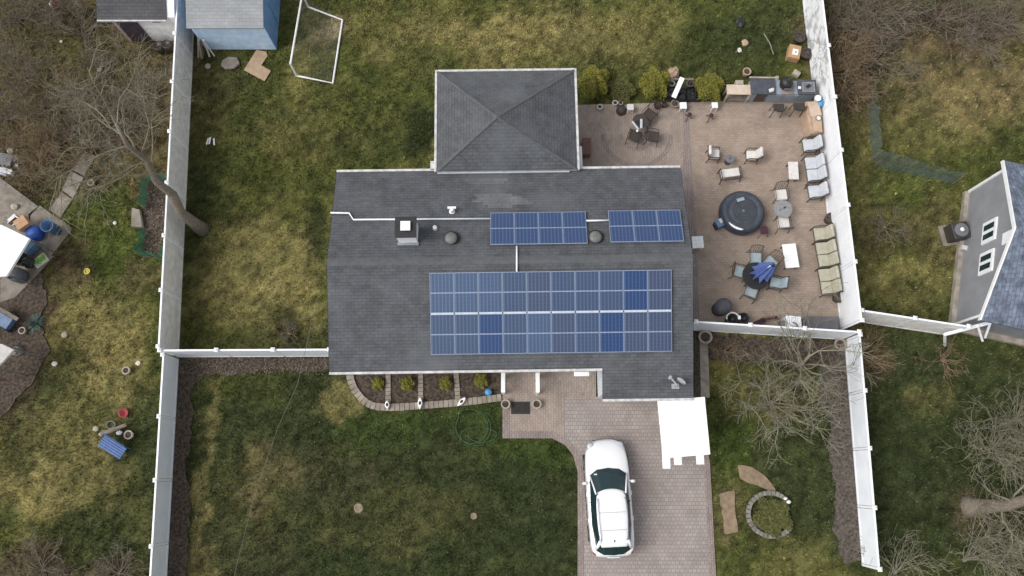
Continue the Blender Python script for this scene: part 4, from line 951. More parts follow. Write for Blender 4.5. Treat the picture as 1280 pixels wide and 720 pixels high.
B().box(((a2.x+c2_.x)/2,yf+.32,.9),(c2_.x-a2.x,.76,.06)).build('countertop',M['slate'],kt,bevel=.008)
B().box(((a2.x+c2_.x)/2-.02,yf+.74,.95),(c2_.x-a2.x+.05,.06,.08)).build('back_ledge',M['pot'],kt)
B().box((kl(984,107,.9).x,yf+.28,.87),(.55,.6,.05)).build('stone_ledge',M['concrete'],kt,bevel=.01)
g0=kl(1009,110,.95); B().box((g0.x,yf+.33,.9),(.84,.72,.08)).build('countertop',M['slate'],kt,bevel=.008)
p=P(964,113,1.0); tag(B().box((0,0,.05),(.2,.16,.1),rz=.3).box((.06,.02,.12),(.1,.1,.05),rz=.8).build('towel_bundle',M['cushion_white'],loc=(p.x,p.y,.96),bevel=.02),'small white cloth bundle on the dark stone countertop','cloth')
p=P(983,104,1.2); t=thing('kamado_grill','black dome-shaped kamado grill standing in the outdoor kitchen','grill',(p.x,p.y,.9))
B().lathe([(.12,0),(.25,.1),(.29,.25),(.27,.31)],28).build('bowl',M['black'],t,smooth=True); B().lathe([(.28,.31),(.27,.42),(.2,.52),(.08,.57),(.0001,.575)],28).build('dome',M['black'],t,smooth=True)
B().lathe([(.06,.56),(.06,.63),(.0001,.64)],12).build('chimney_cap',M['dark'],t); B().box((0,-.32,.36),(.3,.04,.04)).build('handle',M['grey'],t)
p=P(1010.5,109,1.0); t=thing('grill','open gas grill with grey cooking surface at the fence end of the outdoor kitchen','grill',(p.x,p.y,.96),0)
B().box((0,0,.04),(.58,.5,.08)).build('tray',M['steel'],t,bevel=.02); B().box((0,0,.085),(.44,.36,.01)).build('griddle',M['grey'],t); B().box((-.02,.02,.10),(.2,.14,.03),rz=.6).build('burner',M['black'],t)
B().box((-.4,-.02,.03),(.12,.12,.05)).build('knob_box',M['white'],t)
# potting bench
p=P(924,112.5,.85); t=thing('potting_bench','wooden bench with pale top and open frame beside the dark counter','bench',(p.x,p.y,.03),R(-1))
B().box((0,0,.85),(1.15,.48,.05)).build('tabletop',mat('pale_pine',(.58,.48,.38),.8,(.48,.38,.29),scale=4),t,bevel=.01)
B().box((.08,-.04,.25),(1.0,.42,.04)).build('lower_shelf',M['wood'],t)
for sx in (-1,1):
    for sy in (-1,1): B().box((sx*.5,sy*.19,.41),(.08,.08,.82)).build('leg',M['cushion_beige'],t)
for lab,px,py,s,m in (('small wooden box standing behind the pale potting bench',926,101,.26,'wood'),('brown round pot lying behind the pale potting bench',934,89,.22,'tan')):
    p=P(px,py,.5); 
    if m=='wood': tag(B().box((0,0,0),(s*1.4,s,.3)).box((0,0,.16),(s*1.2,s*.8,.04)).build('wooden_box',M['cushion_beige'],loc=(p.x,p.y,.18),bevel=.01),lab,'box')
    else: rpot('flower_pot',lab,px,py,.2,.3,'tan')
# tan counter on the right with things on it
p=P(1018,146,.85); t=thing('bar_counter','long tan covered bar counter against the white fence','counter',(p.x,p.y,.03),R(4))
B().box((0,0,.40),(.56,1.55,.80)).build('base',M['tan'],t,bevel=.02); B().box((.05,.36,.86),(.50,.72,.10),rz=.1).build('folded_cover',M['cushion_beige'] if 0 else mat('tan_pale',(.52,.40,.31),.9,(.44,.33,.25),scale=4),t,bevel=.03)
B().box((.06,-.36,.85),(.42,.78,.08),rz=-.08).build('folded_cover',M['tan'],t,bevel=.03)
z0=.93
p=P(1021,124,1.05); t=thing('white_bucket','white bucket on the fence end of the tan bar counter','bucket',(p.x,p.y,z0)); B().lathe([(.10,0),(.14,.24),(.15,.25),(.13,.25),(.1,.05),(.0001,.04)],20).build('bucket_body',M['brightwhite'],t,smooth=True); B().tube([(.14*cos(R(a)),.14*sin(R(a)),.25) for a in range(0,181,20)],.006,4).build('handle',M['steel'],t)
p=P(1026.5,127,1.0); tag(B().blob((0,0,.12),(.14,.2,.16),10,8,.18,3).build('blue_bag',M['skyblue'],loc=(p.x,p.y,z0-.15),smooth=True),'crumpled bright blue bag beside the white bucket','bag')
p=P(1025,147,1.0); t=thing('plate','round plate with dark rim on the tan bar counter','plate',(p.x-.05,p.y,z0)); B().lathe([(.07,0),(.11,.02),(.1,.025),(.0001,.01)],24).build('plate_body',M['cushion_white'],t); B().tube([(.11*cos(R(a)),.11*sin(R(a)),.022) for a in range(0,360,20)],.012,5,closed=True).build('rim',M['bronze'],t)
# boxes and pots near the fence top
p=P(993,65,.35); t=thing('cardboard_box','open-topped brown cardboard box with a white label on the lawn','box',(p.x,p.y,.0),R(-14))
B().box((0,0,.2),(.55,.68,.4)).build('carton',M['cardboard'],t,bevel=.01); B().box((.03,-.02,.404),(.26,.3,.006)).build('label',M['white'],t); B().box((.05,-.03,.409),(.08,.08,.004)).build('label_mark',M['grey'],t)
for lab,px,py,r in (('dark pot of twigs against the fence above the cardboard box',1000,46,.27),('dark round pot of twigs beside the cardboard box',1008.5,66,.28)):
    rpot('planter',lab,px,py,r,.35,'dark',cat='planter')
p=P(996,91,.2); tag(B().box((0,0,.1),(.34,.26,.2),rz=-.6).box((0,0,.21),(.3,.22,.02),rz=-.6).build('wooden_crate',M['pot'],loc=(p.x,p.y,.0),bevel=.01),'small pale crate behind the kamado grill','crate')
p=P(972,98,.6); tag(B().box((0,0,.3),(.16,.3,.6)).lathe([(.06,.6),(.05,.7)],12).build('gas_bottle',M['pot'],loc=(p.x,p.y,0),bevel=.04),'small pale container left of the kamado grill','container')
shrub('small leafy potted plant at the top end of the tan counter',1022,106,.18,350,'leaf2',33,1.5,name='potted_plant',cat='plant')
# things along the top of the patio
p=P(736,183,.45); t=thing('storage_bench','reddish brown box beside the rear wing of the house','box',(p.x-.1,p.y,.03)); B().box((0,0,.2),(.36,.78,.4)).build('box_body',M['terracotta'],t,bevel=.02); B().box((0,0,.43),(.4,.82,.05)).build('lid',mat('lid_brown',(.17,.09,.075),.7),t,bevel=.02)
for lab,px,py,r,m in (('small white-rimmed pot at the left end of the pot row',750,133,.13,'cushion_white'),('pale pot second in the row behind the patio',769,128,.13,'cushion_white'),('cream pot touching the one beside it in the row behind the patio',776,128,.12,'pot'),('purple-brown pot under the middle evergreen',822,131,.16,'maroon'),('grey dish pot beside the white board',863,104,.18,'grey'),('pale dish pot at the left foot of the white board',840,104,.15,'cushion_white'),('mauve pot just below the black pile',831,130,.13,'maroon'),('olive tub beside the small white cube table',844,129,.2,'concrete')):
    rpot('flower_pot',lab,px,py,r,.26,m)
for lab,px,py,w in (('white cube side table below the black pile',854,132,.32),('small white cube side table below the right evergreen',893.5,131.5,.28),('cream slatted crate in the pot row behind the patio',788,134,.30)):
    p=P(px,py,.4); t=thing('cube_table',lab,'table',(p.x,p.y,.03),.03); B().box((0,0,.38),(w,w,.05)).build('tabletop',M['brightwhite'] if px!=788 else M['cushion_white'],t,bevel=.02)
    for sx in (-1,1):
        for sy in (-1,1): B().box((sx*w*.4,sy*w*.4,.18),(.04,.04,.36)).build('leg',M['white'],t)
for lab,px,py in (('small rusty plant stand left of the patio edging line',860,146),('small rusty plant stand with a dark jar on the open paving',887,147)):
    p=P(px,py,.2); t=thing('plant_stand',lab,'plant stand',(p.x,p.y,.03))
    for k in range(3): a=k*2.1; B().tube([(.2*cos(a),.2*sin(a),0),(.05*cos(a),.05*sin(a),.3)],.02,5).build('leg',M['bronze'],t)
    B().lathe([(.09,.28),(.10,.36),(.05,.4)],12,(.04,.03,0)).build('bowl',M['maroon'],t)
# black pile with white board
p=P(852,116,.5); t=thing('bagged_pile','heap of black bags and covers between two evergreens','bag',(p.x,p.y,0))
for k,(x,y,r_) in enumerate(((-.45,.05,.32),(.0,-.08,.36),(.45,.0,.34),(.25,.2,.25),(.75,-.1,.22))): B().blob((x,y,r_*.7),(r_,r_*.8,r_),12,8,.2,k).build('black_bag',M['black'],t)
p0=P(842,122,.75); p1=P(853,97,1.05); d_=(p1-p0); tag(B().box((p0+p1)/2,(d_.length,.22,.05),rz=atan2(d_.y,d_.x),ry=-math.asin(d_.z/d_.length)).build('white_board',M['white'],bevel=.01),'long white board leaning across the heap of black bags','board')
p=P(852,99,.7); tag(B().box((0,0,.0),(1.1,.1,.06)).box((-.5,0,-.33),(.07,.07,.66)).box((.5,0,-.33),(.07,.07,.66)).build('wooden_trestle',M['wood'],loc=(p.x,p.y,.7)),'low wooden trestle behind the black bags','trestle')
p=P(843,89,.3); tag(B().blob((0,0,.15),(.3,.28,.2),10,7,.2,9).build('dry_plant_mound',M['tan'],loc=(p.x,p.y,0)),'brown dried-up plant mound behind the white board','plant')
# dark chairs and table cluster
p=P(800,152,.6); t=thing('dark_table','small dark table with a grey and white jacket on it','table',(p.x,p.y,.03),.9)
B().lathe([(.34,.6),(.35,.63),(.0001,.635)],20).build('tabletop',M['bronze'],t); B().tube([(0,0,0),(0,0,.6)],.03,6).build('pedestal',M['dark'],t)
p=P(799,156,.7); t=thing('jacket','grey and white folded jacket on the small dark table','jacket',(p.x-.05,p.y,.67),.3)
B().box((-.13,0,.05),(.1,.5,.09),rz=.3).box((.15,0,.05),(.12,.46,.1),rz=-.35).build('sleeves',M['cushion_grey'],t,bevel=.04); B().box((0,.03,.03),(.3,.34,.07)).build('torso',M['black'],t,bevel=.03); B().blob((-.14,-.28,.06),.06,8,6,0).build('white_cap',M['brightwhite'],t,smooth=True)
for lab,px,py,a in (('dark metal chair at the upper right of the small dark table',812,143,140),('dark metal chair at the lower left of the small dark table',793,170,-20),('dark metal chair at the lower right, apart from the small dark table',816,171,-100)):
    sling(lab,px,py,R(a),'bronze','dark metal chairs in the upper left patio',fm='dark')
for lab,px,py,r_ in (('dark upturned basket in the pot row',777,137,.22),):
    p=P(px,py,.2); tag(B().lathe([(.24,0),(.22,.15),(.15,.25),(.0001,.27)],16).build('basket',M['bronze'],loc=(p.x,p.y,.03)),lab,'basket')
# bottom of the patio
p=P(905,382,.85); t=thing('covered_grill','rounded grill under a dark grey cover in the lower left patio corner','grill',(p.x,p.y,.03),.35)
B().lathe([(.33,0),(.34,.5),(.36,.75),(.30,.9),(.16,.97),(.0001,.98)],20,sx=1.05,sy=.95).build('cover',mat('grill_cover',(.075,.078,.09),.7,(.05,.052,.06),scale=3,bump=.5,bscale=5),t,smooth=True)
B().tube([(.2,-.25,.5),(.45,-.5,.45)],.03,6).build('side_handle',M['steel'],t)
for lab,px,py,m,r_ in (('black bin bag leaning on the patio cross fence, right one',929,398,'black',.26),('black bin bag with pale liner on the patio cross fence',915,399,'black',.28)):
    p=P(px,py,.4); t=thing('bin_bag',lab,'bag',(p.x,p.y,.03)); B().lathe([(r_*.8,0),(r_,.35),(r_*.9,.5),(r_*.75,.48),(r_*.6,.3),(.0001,.25)],16).build('bag_body',M[m],t,smooth=True)
    if px==915: B().tube([(r_*.95*cos(R(a)),r_*.95*sin(R(a)),.5) for a in range(20,200,15)],.035,6).build('pale_liner',M['cushion_white'],t); B().box((.28,.05,.5),(.12,.16,.04)).build('tag',M['brightwhite'],t)
p=P(960,400,.3); t=thing('folded_bicycle','reddish scooter or frame with handlebars lying along the cross fence','bicycle',(p.x,p.y,.03),R(12)); t['label']='dark reddish folded metal frames lying along the patio cross fence'; t.name='folded_chair_frame'; t['category']='folded chair'
for k in range(3): B().tube([(-.5+.1*k,-.1+.07*k,.1),(-.3,.02+.06*k,.3),(.4,.05*k,.35),(.55-.1*k,-.05,.1)],.022,6).build('frame_tube',M[['maroon','bronze','red'][k]] if k<2 else M['terracotta'],t)
B().box((-.35,-.02,.2),(.5,.25,.05),rz=.2,rx=.3).build('seat_fabric',M['maroon'],t)
p=P(991.5,403,.55); t=thing('small_white_cabinet','white square cabinet against the patio cross fence','cabinet',(p.x,p.y,.03),0); B().box((0,0,.28),(.62,.52,.56)).build('cabinet_body',M['white'],t,bevel=.02); B().box((0,0,.575),(.66,.56,.03)).build('cabinet_top',M['vinyl'],t,bevel=.01); B().tube([(-.05,0,.62),(.1,-.1,.64),(.15,-.22,.62)],.03,6).build('cord',M['grey'],t); B().box((-.42,-.05,.2),(.16,.3,.4)).build('side_bin',M['grey'],t)
p=P(1028,404,.5); t=thing('deck_box','long dark grey deck box in the lower right corner of the patio','storage box',(p.x-.05,p.y,.03),R(-1)); B().box((0,0,.25),(1.35,.5,.5)).build('box_body',M['grey'],t,bevel=.015); B().box((0,0,.53),(1.4,.55,.05)).build('lid',mat('deckbox_lid',(.12,.115,.125),.6,(.095,.09,.10),scale=3),t,bevel=.015); B().box((-.78,.02,.3),(.14,.3,.55)).build('end_bracket',M['black'],t,bevel=.02)
# odds on the back lawn right
for lab,px,py,r_,m in (('small pale stone on the lawn left of the fallen branch',924,63,.10,'cushion_white'),('brown stone just above the small pale stone',931,54,.15,'tan'),('dark clump of debris near the top of the back lawn',925,29,.2,'black')):
    p=P(px,py); tag(B().blob((0,0,r_*.25),(r_,r_*1.2,r_*.4),9,6,.25,int(px)).build('stone' if m!='black' else 'debris',M[m],loc=(p.x,p.y,0)),lab,'stone' if m!='black' else 'debris')
p0=P(955,42,.03);p1=P(967,68,.05); tag(B().tube([p0,(p0+p1)/2+Vector((.05,0,.03)),p1],.03,5).build('fallen_branch',M['twig_pale']),'pale fallen branch on the lawn left of the cardboard box','branch')
# white slippers-like pegs
p=P(263,177); t=thing('lawn_markers','pair of short white sticks on the lawn beside the left fence','sticks',(p.x,p.y,0))
for x,y,a in ((-.12,0,.2),(-.02,.03,.1),(.18,-.02,-.15)): B().box((x,y,.03),(.07,.34,.05),rz=-a).build('stick',M['white'],t,bevel=.01)
# ------------------------------------------------------------------ soccer goal
t=thing('soccer_goal','white-framed soccer goal with pale net on the back lawn','goal',(0,0,0)); h=1.15
A,Bp=P(378,-8,h),P(363,80,h); A0,B0=P(390,17,0.05),P(372.5,94,.05)
A0=Vector((A.x,A.y,.05)); B0=Vector((Bp.x,Bp.y,.05)); C0,D0=P(428,25,.05),P(416,104,.05)
B().tube([A0,A,Bp,B0],.05,8).build('crossbar_and_posts',M['white'],t,smooth=False)
B().tube([A0,C0,D0,B0],.05,8).build('ground_frame',M['white'],t,smooth=False)
b=B(); NU,NV=26,12
for i in range(NU+1):
    s=i/NU; a=A.lerp(Bp,s); c=C0.lerp(D0,s); b.tube([a,a.lerp(c,.5)-Vector((0,0,.18)),c],.006,3)
for j in range(NV+1):
    s=j/NV; b.tube([A.lerp(C0,s)-Vector((0,0,.7*s*(1-s))),Bp.lerp(D0,s)-Vector((0,0,.7*s*(1-s)))],.006,3)
b.add([A,Bp,Bp.lerp(D0,.5)-Vector((0,0,.18)),D0,C0,A.lerp(C0,.5)-Vector((0,0,.18))],[(0,1,2,5),(5,2,3,4)])
b.build('net',M['netwhite'],t)
# things by the blue shed
p=P(322,86); t=thing('cardboard_sheet','L-shaped piece of tan cardboard on the lawn before the blue shed','cardboard',(0,0,0))
B().prism(PP([(305,88),(331,102),(339,89),(327,82),(335,70),(333,65),(321,63),(315,72)]),.0,.05).build('cardboard_flat',mat('tan_card',(.42,.31,.21),.9,(.34,.24,.16),scale=4),t,bevel=.01)
p=P(289,81); tag(B().prism([(-.45,-.1),(-.2,-.3),(.2,-.25),(.45,0),(.3,.32),(-.1,.36),(-.4,.18)],0,.16).build('flat_stone',mat('stone_taupe',(.24,.20,.18),.9,(.17,.145,.13),scale=5,bump=.4),loc=(p.x,p.y,0),bevel=.06),'flat taupe stone on the lawn before the blue shed','stone')
p=P(260,83); tag(B().lathe([(.14,0),(.14,.04),(.12,.06),(.0001,.06)],20).build('pale_disc',M['pot'],loc=(p.x,p.y,0)),'small round pale disc on the grass near the flat taupe stone','disc')
t=thing('plank_stack','bundle of pale planks leaning at the left corner of the blue shed','planks',(0,0,0))
for k,(a0,b0,a1,b1) in enumerate(((247,40,248,72),(250,42,254,71),(252,42,262,71),(248,50,252,73),(254,50,268,70))): B().tube([P(a0,b0,1.2),P(a1,b1,.05)],.045,4).build('plank',M[['pot','wood','cushion_white','pot','cushion_white'][k]],t)
for lab,px,py in (('dark barrel before the white garden shed, left one',197,57),('dark barrel before the white garden shed, right one',208,55)):
    p=P(px,py,.5); t=thing('barrel',lab,'barrel',(p.x,p.y,0),0,'dark barrels before the white shed'); B().lathe([(.2,0),(.25,.2),(.25,.4),(.21,.55),(.18,.55),(.17,.5),(.0001,.49)],20).build('barrel_body',M['bronze'],t,smooth=True)
p=P(66,2,.6); t=thing('red_toy','red and white toy at the top left edge','toy',(p.x,p.y,0)); B().blob((0,0,.3),(.2,.18,.3),12,8,.05).build('toy_body',M['red'],t,smooth=True); B().blob((-.2,.05,.3),(.12,.15,.2),10,8,.05).build('white_part',M['brightwhite'],t,smooth=True)
for lab,px,py,r_ in (('pale stone on the brown litter in the upper left yard',125,88,.13),('tiny white ball on the litter under the left bushes',77,52,.08),('white curved scrap right of the ring pot on the left lawn',173,454,.12),('white pebble on the left lawn below the netted bed',144,279,.10),('round pale stone on the left lawn near the agave',81,419,.14),('pale round stone below the agave',69,455,.13)):
    p=P(px,py); tag(B().blob((0,0,r_*.3),(r_,r_*.9,r_*.5),9,6,.12,int(px)).build('stone',M['cushion_white'] if py!=419 else M['pot'],loc=(p.x,p.y,0)),lab,'stone')
# netted garden bed on the left
def net(pts, h, m, name, lab):
    t=thing(name,lab,'netting fence',(0,0,0)); w=[P(a,b) for a,b in pts]; q_=random.Random(5)
    dense=[]
    for i in range(len(w)-1):
        n=max(2,int((w[i+1]-w[i]).length/.15))
        for k in range(n): dense.append(w[i].lerp(w[i+1],k/n)+Vector((q_.uniform(-.03,.03),q_.uniform(-.03,.03),0)))
    dense.append(w[-1]); tops=[p+Vector((q_.uniform(-.06,.06),q_.uniform(-.05,.05),h*q_.uniform(.85,1.05))) for p in dense]
    n=len(dense); B().add([tuple(p) for p in dense+tops],[(i,i+1,n+i+1,n+i) for i in range(n-1)]).build('netting',M[m],t)
    for p in w: B().tube([p,p+Vector((0,0,h+.05))],.015,5).build('stake',M['netgreydull'] if 0 else M['twig_pale'],t)
    return t
net([(212,225),(186,228),(183,262)],.9,'netgreen','netting_fence','green netting round the upper end of the narrow garden bed')
net([(183,290),(176,318),(206,322),(207,312)],.7,'netgreen','netting_fence','green netting round the lower end of the narrow garden bed')
tag(B().prism(PP([(168,262),(177,264),(181,286),(167,285)]),.0,.25).build('garden_board',M['concrete']),'weathered board edging the narrow garden bed','board')
net([(1082,110),(1090,200),(1192,228)],1.1,'netgreydull','netting_fence','faint grey-green netting fence across the right neighbour lawn')
net([(1092,208),(1190,230)],.75,'netgreydull','netting_fence','second faint netting sheet sagging at the corner of the right lawn netting')
# cluttered terrace on the left
def tarp(lab,pxl,z,m,name='canopy_roof',leg=True,cat='canopy'):
    q=[P(a,b,z) for a,b in pxl]; c=sum(q,Vector())/len(q); t=thing(name,lab,cat,(c.x,c.y,0)); l=[p-c+Vector((0,0,z)) for p in q]
    top=Vector((0,0,z+.25)); vs=l+[top]; n=len(l)
    B().add(vs,[(i,(i+1)%n,n) for i in range(n)]).poly3([p-Vector((0,0,.003)) for p in l],.12).build('fabric_top',M[m],t)
    if leg:
        for p in l: B().tube([(p.x*.93,p.y*.93,0),(p.x*.93,p.y*.93,z-.1)],.03,6).build('post',M['steel'],t)
    return t
tarp('large white canopy top at the left edge of the picture',[(-45,285),(2,281),(37,298),(8,345),(-50,350)],2.2,'vinyl')
tarp('grey-white awning roof lower down at the left edge',[(-40,430),(2,430),(17,437),(-6,462),(-45,470)],2.2,'cushion_white')
p=P(24,277,.9); t=thing('cardboard_box','brown cardboard box beside the white canopy at the left edge','box',(p.x,p.y,.4),R(38)); B().box((0,0,.2),(.52,.5,.4)).build('carton',mat('carton_pale',(.55,.33,.19),.85,(.45,.27,.15),scale=4),t,bevel=.01); B().box((0,0,.405),(.5,.05,.006)).build('tape',M['tan'],t)
p=P(39,289,.6); tag(B().lathe([(.30,0),(.33,.45),(.30,.55),(.1,.6),(.0001,.6)],20).build('blue_tub',M['blue'],loc=(p.x,p.y,.0),smooth=True),'bright blue lidded tub beside the brown cardboard box','tub')
p=P(59,282,.8); t=thing('rubbish_bin','blue open rubbish bin standing on the concrete slabs','bin',(p.x,p.y,.04)); B().lathe([(.22,0),(.27,.78),(.29,.80),(.25,.80),(.2,.1),(.0001,.08)],24).build('bin_body',mat('bin_blue',(.07,.17,.33),.5,(.05,.13,.27),scale=4),t,smooth=True); B().tube([(.28*cos(R(a)),.28*sin(R(a)),.8) for a in range(0,360,15)],.018,6,closed=True).build('rim',M['steelblue'],t)
p=P(36,308,.6); tag(B().box((0,0,.3),(.2,.6,.5),rz=-.7).box((0,0,.57),(.24,.64,.05),rz=-.7).build('blue_chest',M['steelblue'],loc=(p.x,p.y,0),bevel=.02),'narrow steel-blue chest along the canopy edge','chest')
for k,(lab,px,py,s) in enumerate((('black bag in front of the white canopy corner',20,322,.36),('second black bag touching the toy tray',32,327,.3))):
    p=P(px,py,.4); tag(B().blob((0,0,.25),(s,s*.8,.32),12,8,.2,k).build('black_bag',M['black'],loc=(p.x,p.y,0)),lab,'bag')
p=P(49,325,.2); t=thing('toy_tray','tray of lime green items beside the black bags','tray',(p.x,p.y,.05),R(40)); B().box((0,0,.05),(.62,.42,.1)).build('tray_body',M['cushion_white'],t,bevel=.01)
for k in range(7): B().blob((-.2+.07*k,.08*sin(k*2.3),.13),(.1,.07,.06),8,6,.1,k).build('green_item',M['lime'],t,smooth=True)
p=P(15,341,.8); t=thing('water_butt','grey-blue round barrel below the black bags','barrel',(p.x-.0,p.y,.03)); B().lathe([(.3,0),(.33,.4),(.30,.8),(.27,.8),(.26,.72),(.0001,.7)],24).build('barrel_body',mat('grey_blue_barrel',(.10,.12,.15),.5),t,smooth=True); B().lathe([(.2,.73),(.0001,.76)],16).build('lid',M['grey'],t)
for lab,px,py,r_,m in (('pale egg-shaped stone by the left edge',18,199,.20,'cushion_white'),('smaller stone above the egg-shaped stone',15,190,.17,'pot'),('tiny pale stone below the egg-shaped stone',22,207,.09,'cushion_white'),('yellowish plastic piece on the upper concrete slab',20,259,.17,'cushion_beige')):
    p=P(px,py); tag(B().blob((0,0,r_*.4),(r_,r_*.85,r_*.6),10,7,.10,int(py)).build('stone' if py!=259 else 'plastic_piece',M[m],loc=(p.x,p.y,.03)),lab,'stone' if py!=259 else 'plastic')
for lab,px,py,m,w,l in (('pale blue storage box at the left edge above the slabs',1,213,'cushion_grey',.5,.3),('small white box beside the pale blue storage box',11,214,'white',.2,.22),('dark slate slab at the left edge beside the stones',3,198,'grey',.8,.5)):
    p=P(px,py,.3); t=thing('storage_box',lab,'box',(p.x,p.y,0),-.2); B().box((0,0,.12),(w,l,.24)).build('box_body',M[m],t,bevel=.02); B().box((0,0,.255),(w*1.04,l*1.06,.03)).build('lid',M[m],t,bevel=.01)
p=P(8,270,1.0); t=thing('metal_chair','grey metal folding chair beside the cardboard box','chair',(p.x,p.y,.03),.8); B().box((0,0,.45),(.4,.4,.03)).build('seat',M['steel'],t); B().box((0,-.2,.7),(.4,.04,.3)).build('backrest',M['steel'],t)
for sx in (-1,1):
    for sy in (-1,1): B().tube([(sx*.18,sy*.18,0),(sx*.18,sy*.18,.45)],.015,5).build('leg',M['steel'],t)
p=P(1,399,.5); t=thing('garden_cart','blue tray of a garden cart with a wooden side at the left edge','cart',(p.x,p.y,0),-.5); B().box((0,0,.35),(.9,.5,.3)).build('tray',M['steelblue'],t,bevel=.02); B().box((.1,.34,.5),(1.1,.16,.06)).build('side_board',M['wood'],t)
Mw=Matrix.Translation((.3,-.3,.2))@Matrix.Rotation(R(90),4,'X'); B().lathe([(.1,-.04),(.2,-.04),(.2,.04),(.1,.04)],16,M=Mw).build('wheel',M['rubber'],t)
p=P(22,439); tag(B().blob((0,0,.12),(.3,.22,.2),10,7,.1,5).build('stone',M['grey'] if 0 else mat('stone_grey',(.20,.19,.18),.9,(.14,.13,.12),scale=6),loc=(p.x,p.y,0)),'grey boulder at the tip of the lower left awning','stone')
# blue bench and clutter
p=P(140,559,.45); bn=thing('park_bench','bright blue slatted bench standing askew on the left lawn','bench',(p.x,p.y,0),R(-30))
bb=B()
for k in range(5): bb.box((0,-.2+.1*k,.43),(1.12,.085,.03))
bb.build('seat',M['bluebench'],bn,bevel=.005)
bb=B()
for k in range(3): bb.box((0,.30+.02*k,.52+.11*k),(1.12,.03,.09),rx=-.2)
bb.build('backrest',M['bluebench'],bn,bevel=.005)
for s in (-1,1): B().tube([(s*.5,-.2,0),(s*.5,-.18,.42)],.025,6).tube([(s*.5,.24,0),(s*.5,.28,.5),(s*.5,.36,.82)],.025,6).tube([(s*.5,-.18,.4),(s*.5,.28,.4)],.02,6).build('leg',M['steelblue'],bn)
p=P(153,516,.3); t=thing('red_bowl','red toy wheelbarrow tub near the blue bench','tub',(p.x,p.y,0)); t['label']='red plastic tub lying in the grass above the blue bench'; B().lathe([(.14,.0),(.2,.22),(.21,.24),(.17,.22),(.0001,.1)],18).build('tub_body',M['red'],t,smooth=True); B().box((-.15,.1,.12),(.12,.2,.1),rz=.6).build('dark_handle',M['black'],t)
p=P(143,537); tag(B().tube([P(127,542,.15),P(140,538,.2),P(158,531,.15)],[.09,.10,.08],8).build('wooden_log',M['bark']),'greyish log lying above the blue bench','log')
for lab,px,py,r_,m in (('white stone between the log and the ring pot',150,541,.13,'white'),('tan stone at the left end of the log',121,536,.14,'cushion_beige'),('small brown stone under the left end of the log',127,543,.1,'pot')):
    p=P(px,py); tag(B().blob((0,0,r_*.5),(r_,r_*.85,r_*.7),10,7,.1,px).build('stone',M[m],loc=(p.x,p.y,0)),lab,'stone')
tag(B().tube([tuple(P(139,531))[:2]+(.06,) if 0 else (P(139,531)+Vector((.19*cos(R(a)),.15*sin(R(a)),.06))) for a in range(0,360,20)],.03,6,closed=True).build('wire_ring',M['grey']),'thin dark hoop leaning behind the log','hoop')
# agave
p=P(46,405); t=thing('agave_plant','spiky blue-green agave on the dark soil at the left','plant',(p.x,p.y,0)); q=random.Random(3); b=B()
for k in range(95):
    a=q.uniform(0,2*pi); el=q.uniform(.1,1.3); L=q.uniform(.38,.58); w_=.022; d_=Vector((cos(a)*cos(el),sin(a)*cos(el),sin(el))); s=Vector((-sin(a),cos(a),0))*w_
    m_=d_*L*.5; e=d_*L-Vector((0,0,.12*(1-el/1.5))); b.add([s*.6,-s*.6,m_-s,m_+s,e],[(0,1,2,3),(3,2,4)])
b.build('leaves',M['agave'],t); B().blob((0,0,.04),.08,8,6,.1).build('stem',M['bark'],t)
# stone ring planter
p=P(963,643); t=thing('stone_ring','curved ring of grey blocks open on the right side, on the front right lawn','garden edging',(p.x,p.y,0))
pts=[((cos(R(a))*.93),(sin(R(a))*.86)) for a in range(30,330,8)]
ribbon_blocks(pts,.19,.16,26).build('blocks',mat('ring_stone',(.24,.225,.20),.9,(.14,.13,.12),scale=4,bump=.5),t,bevel=.02)
for k,a in enumerate((36,48)): B().blob((cos(R(a))*.9,sin(R(a))*.86,.2),(.09,.07,.08),8,6,.15,k).build('white_stone',M['white'],t)
# ------------------------------------------------------------------ bare trees and bushes
def branchy(trunk_pts, trunk_r, seed, n1=10, L1=2.4, depth=3, up=.35, start=.45, dens=1.0, fan=None, r0=.05, wob=.25, kids=(5,6,5)):
    q=random.Random(seed); tb=B(); tb.tube(trunk_pts,trunk_r,9); br=B()
    T=[Vector(p) for p in trunk_pts]
    def grow(p,d,L,r,lv):
        n=5 if lv==0 else 4; pts=[p.copy()]; dd=d.normalized(); seg=L/n; rad=[r]
        for i in range(n):
            dd=(dd+Vector((q.gauss(0,wob),q.gauss(0,wob),q.gauss(0,wob*.6)+up*.12))).normalized(); 
            if p.z+dd.z*seg<.05: dd.z=abs(dd.z)
            p=p+dd*seg; pts.append(p.copy()); rad.append(max(.0065,r*(1-.75*(i+1)/n)))
        br.tube(pts,rad,5 if lv==0 else 3,caps=False)
        if lv<depth-1:
            k=max(2,int(kids[lv]*dens*q.uniform(.8,1.2)))
            for j in range(k):
                s=q.uniform(.25,1.0)*n; i=min(n-1,int(s)); pp=pts[i].lerp(pts[i+1],s-i); base=(pts[i+1]-pts[i]).normalized()
                a=Vector((q.gauss(0,1),q.gauss(0,1),q.gauss(0,.6))).normalized(); nd=(base*.75+a*.75).normalized()
                grow(pp,nd,L*q.uniform(.38,.62),max(.005,r*.45),lv+1)
    for k in range(n1):
        s=(start+(1-start)*((k+.5)/n1))*(len(T)-1); i=min(len(T)-2,int(s)); pp=T[i].lerp(T[i+1],s-i)
        a=2*pi*k*.381966+q.uniform(-.4,.4) if fan is None else q.uniform(*fan)
        d=Vector((cos(a),sin(a),up+q.uniform(-.2,.5))); grow(pp,d,L1*q.uniform(.6,1.1),r0*q.uniform(.7,1.1),0)
    return tb,br
